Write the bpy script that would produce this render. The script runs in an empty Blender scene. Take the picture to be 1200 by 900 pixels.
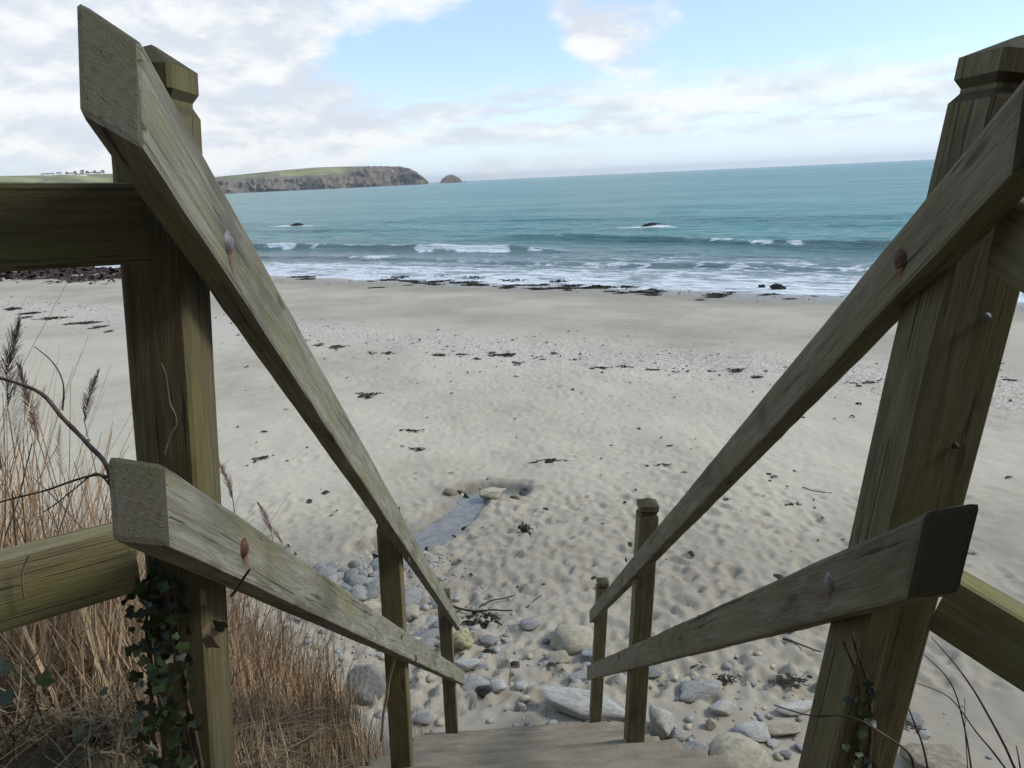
import bpy, bmesh, math, random
import numpy as np
from mathutils import Vector, Matrix, noise as mnoise

random.seed(7); rng = np.random.default_rng(11)
scn = bpy.context.scene
col = scn.collection

# ------------------------------------------------------------------ camera
F = 870.0; CAMZ = 6.6                       # focal length in photo pixels; eye height above the sea (m)
ROLL = math.atan(.0459)
HX = np.array([math.cos(ROLL), -math.sin(ROLL)]); HY = np.array([math.sin(ROLL), math.cos(ROLL)])
PC = np.array([600., 450.])
PITCH = math.atan(((PC - np.array([600., 209.1])) @ HY) / F)
YAW = math.radians(1.733)
def ray(px, py):
    v = np.array([px, py]) - PC; u = v @ HX; w = -(v @ HY)
    y = F*math.cos(PITCH) + w*math.sin(PITCH); z = -F*math.sin(PITCH) + w*math.cos(PITCH)
    return np.array([u*math.cos(YAW) + y*math.sin(YAW), -u*math.sin(YAW) + y*math.cos(YAW), z])
def onY(px, py, Y):
    v = ray(px, py); p = v*(Y/v[1]); return Vector((p[0], p[1], p[2] + CAMZ))
def onX(px, py, X):
    v = ray(px, py); p = v*(X/v[0]); return Vector((p[0], p[1], p[2] + CAMZ))
def onZ(px, py, Z):
    v = ray(px, py); p = v*((Z - CAMZ)/v[2]); return Vector((p[0], p[1], Z))
cam = bpy.data.cameras.new('camera'); camo = bpy.data.objects.new('camera', cam); col.objects.link(camo)
fw = Vector(ray(600, 450)).normalized(); rt = Vector(ray(601, 450) - ray(600, 450)).normalized(); up = rt.cross(fw)
M4 = Matrix((rt, up, -fw)).transposed().to_4x4(); M4.translation = (0, 0, CAMZ); camo.matrix_world = M4
cam.sensor_fit = 'HORIZONTAL'; cam.sensor_width = 36; cam.lens = 36*F/1200
cam.clip_start = .05; cam.clip_end = 60000
scn.camera = camo

# ------------------------------------------------------------------ sky, sun, exposure
SUN_EL, SUN_AZ = math.radians(40), math.radians(94)     # azimuth clockwise from +Y (seaward): from the right, a little behind
w = bpy.data.worlds.new('World'); scn.world = w; w.use_nodes = True
nt = w.node_tree; N = nt.nodes; L = nt.links; N.clear()
def nd(tree, typ, **kw):
    n = tree.nodes.new(typ)
    for k, v in kw.items(): setattr(n, k, v)
    return n
def mth(tree, op, a, b=None, c=None, clamp=False):
    n = nd(tree, 'ShaderNodeMath', operation=op, use_clamp=clamp)
    for i, s in enumerate((a, b, c)):
        if s is None: continue
        if isinstance(s, (int, float)): n.inputs[i].default_value = s
        else: tree.links.new(s, n.inputs[i])
    return n.outputs[0]
def smooth(tree, v, a, b, lo=0., hi=1.):
    n = nd(tree, 'ShaderNodeMapRange', interpolation_type='SMOOTHSTEP')
    tree.links.new(v, n.inputs[0])
    for i, q in enumerate((a, b, lo, hi)): n.inputs[i+1].default_value = q
    return n.outputs[0]
def noise(tree, vec, scale, detail=5, rough=.55, dist=0.):
    n = nd(tree, 'ShaderNodeTexNoise'); n.inputs['Scale'].default_value = scale
    n.inputs['Detail'].default_value = detail; n.inputs['Roughness'].default_value = rough
    n.inputs['Distortion'].default_value = dist
    if vec is not None: tree.links.new(vec, n.inputs['Vector'])
    return n.outputs['Fac']
def mix(tree, fac, a, b, mode='MIX'):
    n = nd(tree, 'ShaderNodeMix', data_type='RGBA', blend_type=mode)
    for s, sock in ((fac, n.inputs[0]), (a, n.inputs[6]), (b, n.inputs[7])):
        if isinstance(s, (int, float)): sock.default_value = s
        elif isinstance(s, tuple): sock.default_value = (*s, 1) if len(s) == 3 else s
        else: tree.links.new(s, sock)
    return n.outputs[2]
def scalevec(tree, vec, s, loc=(0, 0, 0)):
    n = nd(tree, 'ShaderNodeMapping'); n.inputs['Scale'].default_value = s; n.inputs['Location'].default_value = loc
    tree.links.new(vec, n.inputs[0]); return n.outputs[0]
sky = nd(nt, 'ShaderNodeTexSky', sky_type='NISHITA', sun_disc=False, sun_elevation=SUN_EL, sun_rotation=SUN_AZ,
         altitude=5, air_density=1.0, dust_density=.2, ozone_density=2.5)
tc = nd(nt, 'ShaderNodeTexCoord'); gen = tc.outputs['Generated']
sep = nd(nt, 'ShaderNodeSeparateXYZ'); L.new(gen, sep.inputs[0])
def toward(px, py, r_in, r_out, amt):         # a soft round region of sky about one direction, radii in degrees
    d_ = Vector(ray(px, py)).normalized(); n = nd(nt, 'ShaderNodeVectorMath', operation='DOT_PRODUCT'); L.new(gen, n.inputs[0]); n.inputs[1].default_value = d_
    return mth(nt, 'MULTIPLY', smooth(nt, n.outputs['Value'], math.cos(math.radians(r_out)), math.cos(math.radians(r_in))), amt)
cl = scalevec(nt, gen, (1, 1, 2.3), (1.7, .4, .2))
warp = nd(nt, 'ShaderNodeTexNoise'); warp.inputs['Scale'].default_value = 5; L.new(cl, warp.inputs['Vector'])
wv_ = nd(nt, 'ShaderNodeVectorMath', operation='MULTIPLY_ADD'); L.new(warp.outputs['Color'], wv_.inputs[0]); wv_.inputs[1].default_value = (.05, .05, .05); L.new(cl, wv_.inputs[2])
n1 = noise(nt, wv_.outputs[0], 3.4, 10, .58)
# cumulus: piled up on the left, small puffs elsewhere
cov = n1
for a_ in ((120, 20, 4, 24, .05), (410, 40, 2, 8, .085), (250, 20, 2, 10, .04), (765, 58, .5, 3.2, .02), (690, 60, .3, 2.6, .04), (740, -15, 2, 8, .13), (-500, 0, 10, 50, .12), (930, 60, 4, 14, -.14), (610, 60, 1, 5, -.12), (740, 85, 1, 6, -.06)):
    cov = mth(nt, 'ADD', cov, toward(*a_))
cm = smooth(nt, cov, .515, .67)
# thin flat bands of cloud low over the sea
n2 = noise(nt, scalevec(nt, gen, (2.2, 2.2, 22), (.4, .2, .3)), 2.2, 7, .58, .2)
n2b = noise(nt, scalevec(nt, gen, (9, 9, 34), (.1, .7, .3)), 1.6, 7, .6, .2)
bandh = mth(nt, 'MULTIPLY', smooth(nt, sep.outputs[2], .025, .055), smooth(nt, sep.outputs[2], .135, .085))
bm_ = mth(nt, 'MULTIPLY', smooth(nt, mth(nt, 'ADD', mth(nt, 'MULTIPLY', n2, .6), mth(nt, 'MULTIPLY', n2b, .4)), .40, .55), bandh)
cmask = mth(nt, 'MAXIMUM', mth(nt, 'MULTIPLY', cm, .96), mth(nt, 'MULTIPLY', bm_, .85))
# bright crowns, greyer bases
n3 = noise(nt, scalevec(nt, wv_.outputs[0], (1, 1, 1), (0, 0, -.045)), 3.4, 10, .58)
lit = smooth(nt, mth(nt, 'SUBTRACT', n1, n3), -.05, .07)
ccol = mix(nt, lit, (4.2, 4.5, 4.95), (5.7, 5.75, 5.75))
skycol = mix(nt, 1.0, sky.outputs[0], (1.0, 1.03, 1.08), 'MULTIPLY')
skycol = mix(nt, .30, skycol, (4.6, 5.9, 7.2))        # thin high veil
skycol = mix(nt, smooth(nt, sep.outputs[2], .13, .005, 0, .9), skycol, (4.9, 5.8, 6.4))        # sea haze low on the horizon
skyc = mix(nt, cmask, skycol, ccol)
bg = nd(nt, 'ShaderNodeBackground'); L.new(skyc, bg.inputs[0]); bg.inputs[1].default_value = .15
wo = nd(nt, 'ShaderNodeOutputWorld'); L.new(bg.outputs[0], wo.inputs[0])

sl = bpy.data.lights.new('sun', 'SUN'); sl.energy = 2.3; sl.angle = math.radians(14); sl.color = (1, .94, .83)
so = bpy.data.objects.new('sun', sl); col.objects.link(so)
sd = Vector((math.sin(SUN_AZ)*math.cos(SUN_EL), math.cos(SUN_AZ)*math.cos(SUN_EL), math.sin(SUN_EL)))
so.rotation_euler = sd.to_track_quat('Z', 'Y').to_euler(); so.location = (30, 10, 40)
vs = scn.view_settings; vs.view_transform = 'Standard'; vs.look = 'None'; vs.gamma = 1; vs.use_curve_mapping = False
vs.exposure = 0.24
scn.cycles.volume_bounces = 0; scn.cycles.max_bounces = 6; scn.cycles.transparent_max_bounces = 8

# ------------------------------------------------------------------ helpers
def tag(o, label=None, cat=None, group=None, kind=None):
    for k, v in (('label', label), ('category', cat), ('group', group), ('kind', kind)):
        if v: o[k] = v
    return o
def link(name, me, mat=None, parent=None):
    o = bpy.data.objects.new(name, me); col.objects.link(o)
    if mat and me and not me.materials: me.materials.append(mat)
    if parent: o.parent = parent
    return o
def thing(name, label, cat, loc=(0, 0, 0), group=None):
    o = bpy.data.objects.new(name, None); col.objects.link(o); o.location = loc; o.empty_display_size = .1
    return tag(o, label, cat, group)
def keep_world(o, parent):
    # parents here are Empties with a pure translation
    m = o.matrix_basis.copy(); o.parent = parent
    o.matrix_basis = Matrix.Translation(-Vector(parent.location)) @ m
    return o
def mesh_np(name, V, Fq, smooth_=True, attrs=None):
    me = bpy.data.meshes.new(name); V = np.asarray(V, np.float32); Fq = np.asarray(Fq, np.int32)
    k = Fq.shape[1]
    me.vertices.add(len(V)); me.vertices.foreach_set('co', V.ravel())
    me.loops.add(Fq.size); me.loops.foreach_set('vertex_index', Fq.ravel())
    me.polygons.add(len(Fq)); me.polygons.foreach_set('loop_start', np.arange(len(Fq), dtype=np.int32)*k)
    try: me.polygons.foreach_set('loop_total', np.full(len(Fq), k, np.int32))
    except Exception: pass
    me.polygons.foreach_set('use_smooth', np.full(len(Fq), smooth_, bool))
    for n, a in (attrs or {}).items():
        at = me.attributes.new(n, 'FLOAT', 'POINT'); at.data.foreach_set('value', np.asarray(a, np.float32).ravel())
    me.update(calc_edges=True); me.validate()
    return me
def grid_faces(nr, nc):
    i = np.arange(nr*nc).reshape(nr, nc)
    return np.stack([i[:-1, :-1], i[:-1, 1:], i[1:, 1:], i[1:, :-1]], -1).reshape(-1, 4)
def hash2(ix, iy, seed):
    h = (ix.astype(np.int64)*374761393 + iy.astype(np.int64)*668265263 + seed*1442695041) & 0xffffffff
    h = ((h ^ (h >> 13))*1274126177) & 0xffffffff
    return ((h ^ (h >> 16)) & 0xffffff)/float(0xffffff)
def vnoise(x, y, seed=0):
    x0 = np.floor(x); y0 = np.floor(y); fx = x - x0; fy = y - y0
    fx = fx*fx*fx*(fx*(fx*6 - 15) + 10); fy = fy*fy*fy*(fy*(fy*6 - 15) + 10)
    a = hash2(x0, y0, seed); b = hash2(x0+1, y0, seed); c = hash2(x0, y0+1, seed); d = hash2(x0+1, y0+1, seed)
    return (a*(1-fx) + b*fx)*(1-fy) + (c*(1-fx) + d*fx)*fy
def fbm(x, y, octv=4, seed=0, gain=.5):
    s = 0; a = 1; t = 0
    for o in range(octv):
        s = s + a*vnoise(x*2**o + 17.3*o, y*2**o - 9.1*o, seed + o); t += a; a *= gain
    return s/t
def sstep(a, b, x):
    t = np.clip((x - a)/(b - a), 0, 1); return t*t*(3 - 2*t)
MATS = {}
def material(name, rough=.8, spec=.3):
    m = bpy.data.materials.new(name); m.use_nodes = True; t = m.node_tree
    b = t.nodes['Principled BSDF']; b.inputs['Roughness'].default_value = rough; b.inputs['Specular IOR Level'].default_value = spec
    MATS[name] = m
    return m, t, b
def objco(t): return nd(t, 'ShaderNodeTexCoord').outputs['Object']
def attr(t, n):
    a = nd(t, 'ShaderNodeAttribute'); a.attribute_name = n; return a.outputs['Fac']
def rand(t): return nd(t, 'ShaderNodeObjectInfo').outputs['Random']
def bump(t, b, h, strength=.3, dist=.01):
    n = nd(t, 'ShaderNodeBump'); n.inputs['Strength'].default_value = strength; n.inputs['Distance'].default_value = dist
    t.links.new(h, n.inputs['Height']); t.links.new(n.outputs[0], b.inputs['Normal'])
def setc(t, b, c, inp='Base Color'): t.links.new(c, b.inputs[inp])

# ------------------------------------------------------------------ materials
def wood_mat(name, c_dark, c_light, c_green, green=.5, grain=1.0, pale_amt=.12):
    m, t, b = material(name, .82, .25)
    oc = objco(t); r = rand(t)
    off = nd(t, 'ShaderNodeCombineXYZ'); t.links.new(mth(t, 'MULTIPLY', r, 37.), off.inputs[0]); t.links.new(mth(t, 'MULTIPLY', r, 11.), off.inputs[1])
    va = nd(t, 'ShaderNodeVectorMath', operation='ADD'); t.links.new(oc, va.inputs[0]); t.links.new(off.outputs[0], va.inputs[1]); v = va.outputs[0]
    g1 = noise(t, scalevec(t, v, (4.5, 75, 75)), 1.0, 8, .68, .9)
    g2 = noise(t, scalevec(t, v, (16, 330, 330)), 1.0, 5, .7, .3)
    big = noise(t, scalevec(t, v, (3, 9, 9)), 1.0, 5, .6)
    gr = noise(t, scalevec(t, v, (4, 14, 14), (5, 3, 1)), 1.0, 6, .65)
    c = mix(t, smooth(t, g1, .30, .70), c_dark, c_light)
    c = mix(t, mth(t, 'MULTIPLY', smooth(t, g2, .45, .33), .55), c, tuple(x*.40 for x in c_dark))
    c = mix(t, mth(t, 'MULTIPLY', smooth(t, gr, .42, .68), green), c, c_green)
    c = mix(t, mth(t, 'MULTIPLY', smooth(t, big, .50, .30), .55), c, tuple(x*.45 for x in c_dark))
    pale = noise(t, scalevec(t, v, (6, 22, 22), (1, 7, 2)), 1.0, 7, .7)
    c = mix(t, mth(t, 'MULTIPLY', smooth(t, pale, .58, .72), pale_amt), c, (.40, .40, .35))
    # fine drying cracks across the grain direction
    ck = noise(t, scalevec(t, v, (2.6, 120, 120), (2, 2, 2)), 1.0, 3, .5, 1.2)
    crack = smooth(t, ck, .36, .32)
    c = mix(t, mth(t, 'MULTIPLY', crack, .7), c, (.018, .016, .012))
    # knots
    vk = nd(t, 'ShaderNodeTexVoronoi'); t.links.new(scalevec(t, v, (3.2, 13, 13)), vk.inputs['Vector']); vk.inputs['Scale'].default_value = 1
    kn = smooth(t, vk.outputs['Distance'], .13, .07)
    c = mix(t, mth(t, 'MULTIPLY', kn, .6), c, (.035, .03, .02))
    tcn = nd(t, 'ShaderNodeTexCoord'); sx = nd(t, 'ShaderNodeSeparateXYZ'); t.links.new(tcn.outputs['Normal'], sx.inputs[0])
    endf = smooth(t, mth(t, 'ABSOLUTE', sx.outputs[0]), .36, .50)
    wv = nd(t, 'ShaderNodeTexWave', wave_type='RINGS', rings_direction='X'); t.links.new(scalevec(t, oc, (1, 1, 1), (0, .11, .04)), wv.inputs['Vector'])
    wv.inputs['Scale'].default_value = 38; wv.inputs['Distortion'].default_value = 1.2; wv.inputs['Detail'].default_value = 3
    ec = mix(t, mth(t, 'MULTIPLY', mth(t, 'MULTIPLY_ADD', wv.outputs['Fac'], .35, mth(t, 'MULTIPLY', g2, .8)), .6), tuple(x*.50 for x in c_dark), tuple(x*.42 for x in c_light))
    ec = mix(t, mth(t, 'MULTIPLY', smooth(t, gr, .42, .62), .4), ec, tuple(x*.45 for x in c_green))
    c = mix(t, endf, c, ec)
    setc(t, b, c)
    h = mth(t, 'ADD', mth(t, 'MULTIPLY', g1, .5), mth(t, 'SUBTRACT', mth(t, 'MULTIPLY', g2, .5), mth(t, 'MULTIPLY', crack, .5)))
    bump(t, b, h, .8*grain, .005)
    return m
M_rail = wood_mat('weathered_rail_wood', (.145, .136, .105), (.30, .29, .245), (.185, .182, .082), .7, 1.0, .6)
M_railr = wood_mat('olive_rail_wood', (.12, .102, .064), (.235, .212, .155), (.15, .142, .062), .7)
M_side = wood_mat('green_side_rail_wood', (.14, .122, .066), (.25, .23, .14), (.22, .205, .07), .8)
M_post = wood_mat('algae_post_wood', (.095, .076, .042), (.19, .162, .094), (.14, .128, .042), .75)
M_farw = wood_mat('stair_post_wood', (.105, .086, .046), (.20, .172, .10), (.145, .132, .052), .6)

m, t, b = material('galvanised_bolt', .6, .4)
oc = objco(t); n = noise(t, oc, 90, 5, .6)
setc(t, b, mix(t, smooth(t, n, .56, .68), (.17, .175, .18), (.11, .055, .03))); b.inputs['Metallic'].default_value = .3; M_galv = m
m, t, b = material('rusty_bolt', .8, .3)
oc = objco(t); n = noise(t, oc, 120, 5, .6)
setc(t, b, mix(t, smooth(t, n, .4, .6), (.055, .026, .020), (.11, .050, .030))); bump(t, b, n, .4, .003); M_rust = m
m, t, b = material('rust_stain', .9, .2)
oc = objco(t); n = noise(t, scalevec(t, oc, (40, 160, 60)), 1, 5, .6)
setc(t, b, mix(t, smooth(t, n, .4, .6), (.26, .10, .035), (.20, .13, .07))); t.links.new(mth(t, 'MULTIPLY', smooth(t, n, .30, .62), mth(t, 'MULTIPLY', attr(t, 'fade'), 1.0)), b.inputs['Alpha']); M_stain = m

m, t, b = material('beach_sand', .92, .15)
oc = objco(t)
nA = noise(t, oc, .22, 6, .6); nB = noise(t, oc, 2.6, 6, .65); nC = noise(t, oc, 55, 3, .6)
damp_shade = attr(t, 'damp_shade'); shell = attr(t, 'shell'); dry = attr(t, 'dry'); grit = attr(t, 'grit')
c = mix(t, smooth(t, nA, .38, .62), (.355, .318, .25), (.455, .412, .325))
c = mix(t, mth(t, 'MULTIPLY', smooth(t, nB, .40, .66), .35), c, (.47, .435, .355))
c = mix(t, mth(t, 'MULTIPLY', dry, .6), c, (.49, .45, .36))
c = mix(t, damp_shade, c, (.235, .212, .172))  # wet sand, plus the foreground shade painted through the same mask
vo = nd(t, 'ShaderNodeTexVoronoi'); vo.inputs['Scale'].default_value = 26; t.links.new(oc, vo.inputs['Vector'])
sepc = nd(t, 'ShaderNodeSeparateColor'); t.links.new(vo.outputs['Color'], sepc.inputs[0])
spk = mth(t, 'MULTIPLY', shell, smooth(t, sepc.outputs[0], .58, .62))
c = mix(t, mth(t, 'MULTIPLY', spk, .7), c, (.64, .61, .55))
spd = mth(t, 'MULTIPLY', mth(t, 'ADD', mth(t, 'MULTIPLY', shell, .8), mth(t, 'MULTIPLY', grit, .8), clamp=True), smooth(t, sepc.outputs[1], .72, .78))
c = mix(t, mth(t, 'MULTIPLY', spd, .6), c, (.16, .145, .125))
vo2 = nd(t, 'ShaderNodeTexVoronoi'); vo2.inputs['Scale'].default_value = 5.5; t.links.new(oc, vo2.inputs['Vector'])
sep2 = nd(t, 'ShaderNodeSeparateColor'); t.links.new(vo2.outputs['Color'], sep2.inputs[0])
dot = mth(t, 'MULTIPLY', smooth(t, vo2.outputs['Distance'], .14, .09), smooth(t, sep2.outputs[2], .80, .84))
c = mix(t, mth(t, 'MULTIPLY', dot, .35), c, (.14, .12, .09))
c = mix(t, mth(t, 'MULTIPLY', smooth(t, nC, .56, .72), .30), c, (.22, .20, .17))
setc(t, b, c)
rr = nd(t, 'ShaderNodeMapRange'); t.links.new(damp_shade, rr.inputs[0]); rr.inputs[1].default_value = .6; rr.inputs[3].default_value = .93; rr.inputs[4].default_value = .2
t.links.new(rr.outputs[0], b.inputs['Roughness'])
hh = mth(t, 'ADD', mth(t, 'MULTIPLY', noise(t, oc, 9, 5, .6), .7), mth(t, 'MULTIPLY', nC, .12))
bump(t, b, hh, .25, .035); M_sand = m

m, t, b = material('bank_soil', .95, .1)
oc = objco(t); n = noise(t, oc, 6, 6, .65)
setc(t, b, mix(t, smooth(t, n, .35, .65), (.055, .043, .028), (.13, .105, .065))); bump(t, b, n, .8, .05); M_soil = m

m, t, b = material('tread_board', .9, .15)
oc = objco(t); nA = noise(t, scalevec(t, oc, (4, 5, 5)), 1, 7, .65); nB = noise(t, oc, 70, 4, .7); nG = noise(t, scalevec(t, oc, (3, 3, 3), (4, 1, 7)), 1, 5, .6)
c = mix(t, smooth(t, nA, .32, .68), (.17, .143, .105), (.255, .222, .168))
c = mix(t, mth(t, 'MULTIPLY', smooth(t, nG, .58, .72), .45), c, (.13, .115, .075))
c = mix(t, mth(t, 'MULTIPLY', smooth(t, nB, .52, .75), .5), c, (.33, .29, .22))
setc(t, b, c); bump(t, b, mth(t, 'ADD', nA, mth(t, 'MULTIPLY', nB, .4)), .5, .008); M_tread = m

def rock_mat(name, c1, c2, c3, algae=0.):
    m, t, b = material(name, .85, .25)
    oc = objco(t); r = rand(t)
    off = nd(t, 'ShaderNodeCombineXYZ'); t.links.new(mth(t, 'MULTIPLY', r, 50.), off.inputs[0])
    va = nd(t, 'ShaderNodeVectorMath', operation='ADD'); t.links.new(oc, va.inputs[0]); t.links.new(off.outputs[0], va.inputs[1]); v = va.outputs[0]
    n1 = noise(t, v, 5, 8, .65); n2 = noise(t, scalevec(t, v, (4, 4, 22)), 1, 6, .6, .7); n3 = noise(t, v, 60, 4, .7)
    c = mix(t, smooth(t, n1, .36, .64), c1, c2)
    c = mix(t, mth(t, 'MULTIPLY', smooth(t, n2, .52, .66), .5), c, c3)
    c = mix(t, mth(t, 'MULTIPLY', smooth(t, n3, .55, .75), .35), c, tuple(x*.5 for x in c1))
    if algae:
        c = mix(t, mth(t, 'MULTIPLY', smooth(t, noise(t, v, 3.3, 5, .6), .48, .62), algae), c, (.14, .15, .035))
    hs = nd(t, 'ShaderNodeHueSaturation'); t.links.new(c, hs.inputs['Color']); t.links.new(mth(t, 'MULTIPLY_ADD', r, .4, .8), hs.inputs['Value'])
    setc(t, b, hs.outputs[0]); bump(t, b, mth(t, 'ADD', n1, mth(t, 'MULTIPLY', n3, .3)), .5, .03)
    return m
M_rk = dict(cream=rock_mat('cream_sandstone', (.30, .27, .20), (.42, .38, .29), (.24, .19, .12)),
            grey=rock_mat('grey_slate', (.19, .19, .18), (.30, .30, .285), (.145, .145, .14)),
            pale=rock_mat('pale_grey_stone', (.30, .30, .28), (.44, .43, .39), (.23, .22, .20)),
            green=rock_mat('algae_stone', (.28, .26, .17), (.38, .36, .24), (.20, .19, .10), .75),
            dark=rock_mat('dark_wet_rock', (.016, .015, .013), (.036, .033, .028), (.012, .012, .011)),
            brown=rock_mat('brown_stone', (.20, .17, .13), (.31, .28, .22), (.15, .12, .08), .2))

def plain(name, c1, c2, scale=8, rough=.85, spec=.2, tint=None, sss=0, bmp=.3, bd=.01):
    m, t, b = material(name, rough, spec)
    oc = objco(t); n = noise(t, oc, scale, 5, .6); f = smooth(t, n, .35, .65)
    if tint: f = mth(t, 'MULTIPLY_ADD', f, .35, mth(t, 'MULTIPLY', attr(t, tint), .65))
    setc(t, b, mix(t, f, c1, c2)); bump(t, b, n, bmp, bd)
    return m
M_reed = plain('dry_reed', (.27, .178, .105), (.58, .455, .31), 5, .8, .2, 'tint')
M_straw = plain('dead_straw', (.075, .056, .036), (.33, .265, .175), 5, .85, .2, 'tint')
M_plume = plain('reed_plume_fibre', (.085, .055, .045), (.22, .165, .135), 40, .95, .1)
M_twig = plain('bare_twig', (.05, .035, .028), (.13, .10, .08), 30, .85, .2)
M_palet = plain('pale_dead_vine', (.15, .125, .095), (.26, .22, .175), 30, .85, .2)
M_weed = plain('dark_seaweed', (.012, .010, .007), (.040, .032, .020), 14, .65, .25)
M_weedr = plain('red_brown_seaweed', (.022, .014, .011), (.065, .040, .030), 3, .7, .2)
M_drift = plain('wet_driftwood', (.03, .025, .02), (.075, .06, .05), 30, .8, .2)
m, t, b = material('ivy_leaf', .42, .45)
r = rand(t); c = mix(t, r, (.010, .019, .007), (.034, .058, .020)); setc(t, b, c); M_ivy = m
m, t, b = material('dead_ivy_leaf', .7, .3)
r = rand(t); setc(t, b, mix(t, r, (.15, .11, .07), (.27, .22, .16))); M_ivyd = m

# ------------------------------------------------------------------ beach
SE = np.array([.846, -.533]); SN = np.array([.533, .846]); S0 = np.array([0., 49.5])   # shoreline: direction, seaward normal, a point on it
def offshore(x, y): return (x - S0[0])*SN[0] + (y - S0[1])*SN[1]
def alongshore(x, y): return (x - S0[0])*SE[0] + (y - S0[1])*SE[1]
def beach_base(x, y):
    s = -offshore(x, y)
    return .0465*s + .12*np.exp(-((s - 20)/4)**2) - .07*np.exp(-((s - 27)/3)**2)
def ground(px, py):
    z = 1.5
    for _ in range(12):
        p = onZ(px, py, z); z = .5*z + .5*float(beach_base(np.float64(p.x), np.float64(p.y)))
    p = onZ(px, py, z); return p
stream_px = [(455, 647), (478, 634), (505, 622), (530, 606), (547, 590), (556, 578)]
stream_pts = [ground(*q) for q in stream_px]
pool_pts = [ground(*q) for q in [(548, 574), (575, 570), (606, 573)]]
def seg_dist(x, y, pts):
    d = np.full(x.shape, 1e9); tt = np.zeros(x.shape)
    for i in range(len(pts)-1):
        ax, ay, bx, by = pts[i].x, pts[i].y, pts[i+1].x, pts[i+1].y
        q = np.clip(((x-ax)*(bx-ax) + (y-ay)*(by-ay))/((bx-ax)**2 + (by-ay)**2), 0, 1)
        dd = np.hypot(x - ax - q*(bx-ax), y - ay - q*(by-ay)); mk = dd < d
        d = np.where(mk, dd, d); tt = np.where(mk, (i + q)/(len(pts)-1), tt)
    return d, tt
def axis(segs):
    out = [np.arange(a, b_, s) for a, b_, s in segs]; return np.concatenate(out)
def geo(a, b_, n): return np.geomspace(a, b_, n)
bx = np.concatenate([-geo(130, 9.06, 70), axis([(-9, -5, .08), (-5, 7, .04), (7, 12, .08)]), geo(12.05, 130, 70)])
by = np.concatenate([axis([(-6, 3, .6), (3, 4.4, .1), (4.4, 13, .035), (13, 21, .06), (21, 34, .12), (34, 60, .3)]), geo(60, 160, 60)])
X, Y = np.meshgrid(bx, by)
Zb = beach_base(X, Y)
off = offshore(X, Y)
near = sstep(40, 20, np.hypot(X, Y))
Zb += (fbm(X*.35, Y*.35, 3, 5) - .5)*.16*sstep(0, -6, off)
Zb += (fbm(X*.8, Y*.8, 4, 9) - .5)*.14*near + (fbm(X*5, Y*5, 3, 13) - .5)*.04*near*sstep(.35, .65, fbm(X*.4, Y*.4, 3, 15))
# footprints and scuffs: a trampled fan from the foot of the steps toward the sea
nd_ = 7600
fy_ = 6.0 + rng.power(.75, nd_)*20; fx_ = rng.normal(.9, 1.6, nd_) + rng.normal(0, .22, nd_)*fy_
more = 2600
fy_ = np.concatenate([fy_, rng.uniform(6, 28, more)]); fx_ = np.concatenate([fx_, rng.uniform(-9, 12, more)])
for X0, Y0 in zip(fx_, fy_):
    ang = rng.normal(math.pi/2, .6); a_ = rng.uniform(.06, .13); b_ = rng.uniform(.04, .075)
    if rng.random() < .35: a_ *= 1.45; b_ *= 1.5
    dp = rng.uniform(.006, .026)*(1 if Y0 < 11.5 else .45)
    i0, i1 = np.searchsorted(bx, [X0 - .45, X0 + .45]); j0, j1 = np.searchsorted(by, [Y0 - .45, Y0 + .45])
    if i1 - i0 < 3 or j1 - j0 < 3: continue
    xx = X[j0:j1, i0:i1] - X0; yy = Y[j0:j1, i0:i1] - Y0
    u_ = (xx*math.cos(ang) + yy*math.sin(ang))/a_; v_ = (-xx*math.sin(ang) + yy*math.cos(ang))/b_
    r2 = u_*u_ + v_*v_
    Zb[j0:j1, i0:i1] += dp*(-np.exp(-r2*r2*.8) + .45*np.exp(-((np.sqrt(r2) - 1.45)/.38)**2))
# the trickle of fresh water and its undercut pool
ds, ts = seg_dist(X, Y, stream_pts); wS = .30 - .12*ts + .10*(fbm(X*2, Y*2, 3, 3) - .5)
wS = wS + .12*(fbm(X*5, Y*5, 3, 19) - .5); Zb -= .15*sstep(wS + .16, wS*.75, ds)*(.75 + .5*fbm(X*3, Y*3, 3, 18))
dp_, _ = seg_dist(X, Y, pool_pts)
wP = .16 + .10*(fbm(X*3, Y*3, 3, 8) - .5)
Zb -= .16*sstep(wP + .12, wP*.7, dp_)
rim = np.exp(-((dp_ - .42)/.14)**2)*(Y > pool_pts[1].y - .1); Zb += .06*rim
s_ = -off
damp_shade = np.clip(sstep(9.0, 2.0, s_ + 3*(fbm(X*.25, Y*.25, 3, 4) - .5))*.9 + 1.0*sstep(wS + .34, wS + .05, ds) + .9*sstep(.5, .2, dp_)
               + .30*np.exp(-((s_ - 15)/5)**2)*(.4 + fbm(X*.2, Y*.4, 3, 6)), 0, 1)
shell = np.exp(-((s_ - 20.5 + 3*(fbm(X*.15, Y*.15, 2, 22) - .5))/2.6)**2)
dry = sstep(8.5, 12.5, Y)*sstep(17.5, 22, s_)*sstep(.25, .6, fbm(X*.25, Y*.25, 4, 31))
fore_shade = sstep(13, 8.5, Y + 2.5*(fbm(X*.3, Y*.3, 3, 44) - .5)); damp_shade = np.maximum(damp_shade, .55*fore_shade*(.5 + .9*fbm(X*.7, Y*.7, 3, 45))); damp_shade = np.maximum(damp_shade, sstep(3.2, 1.0, s_ + 1.5*(fbm(X*.3, Y*.3, 3, 46) - .5)))  # near sand darkened as painted shade; the water-edge term is real wet sand
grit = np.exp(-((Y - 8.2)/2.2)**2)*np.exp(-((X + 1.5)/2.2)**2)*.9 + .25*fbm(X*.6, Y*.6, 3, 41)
V = np.stack([X, Y, Zb], -1).reshape(-1, 3)
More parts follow.
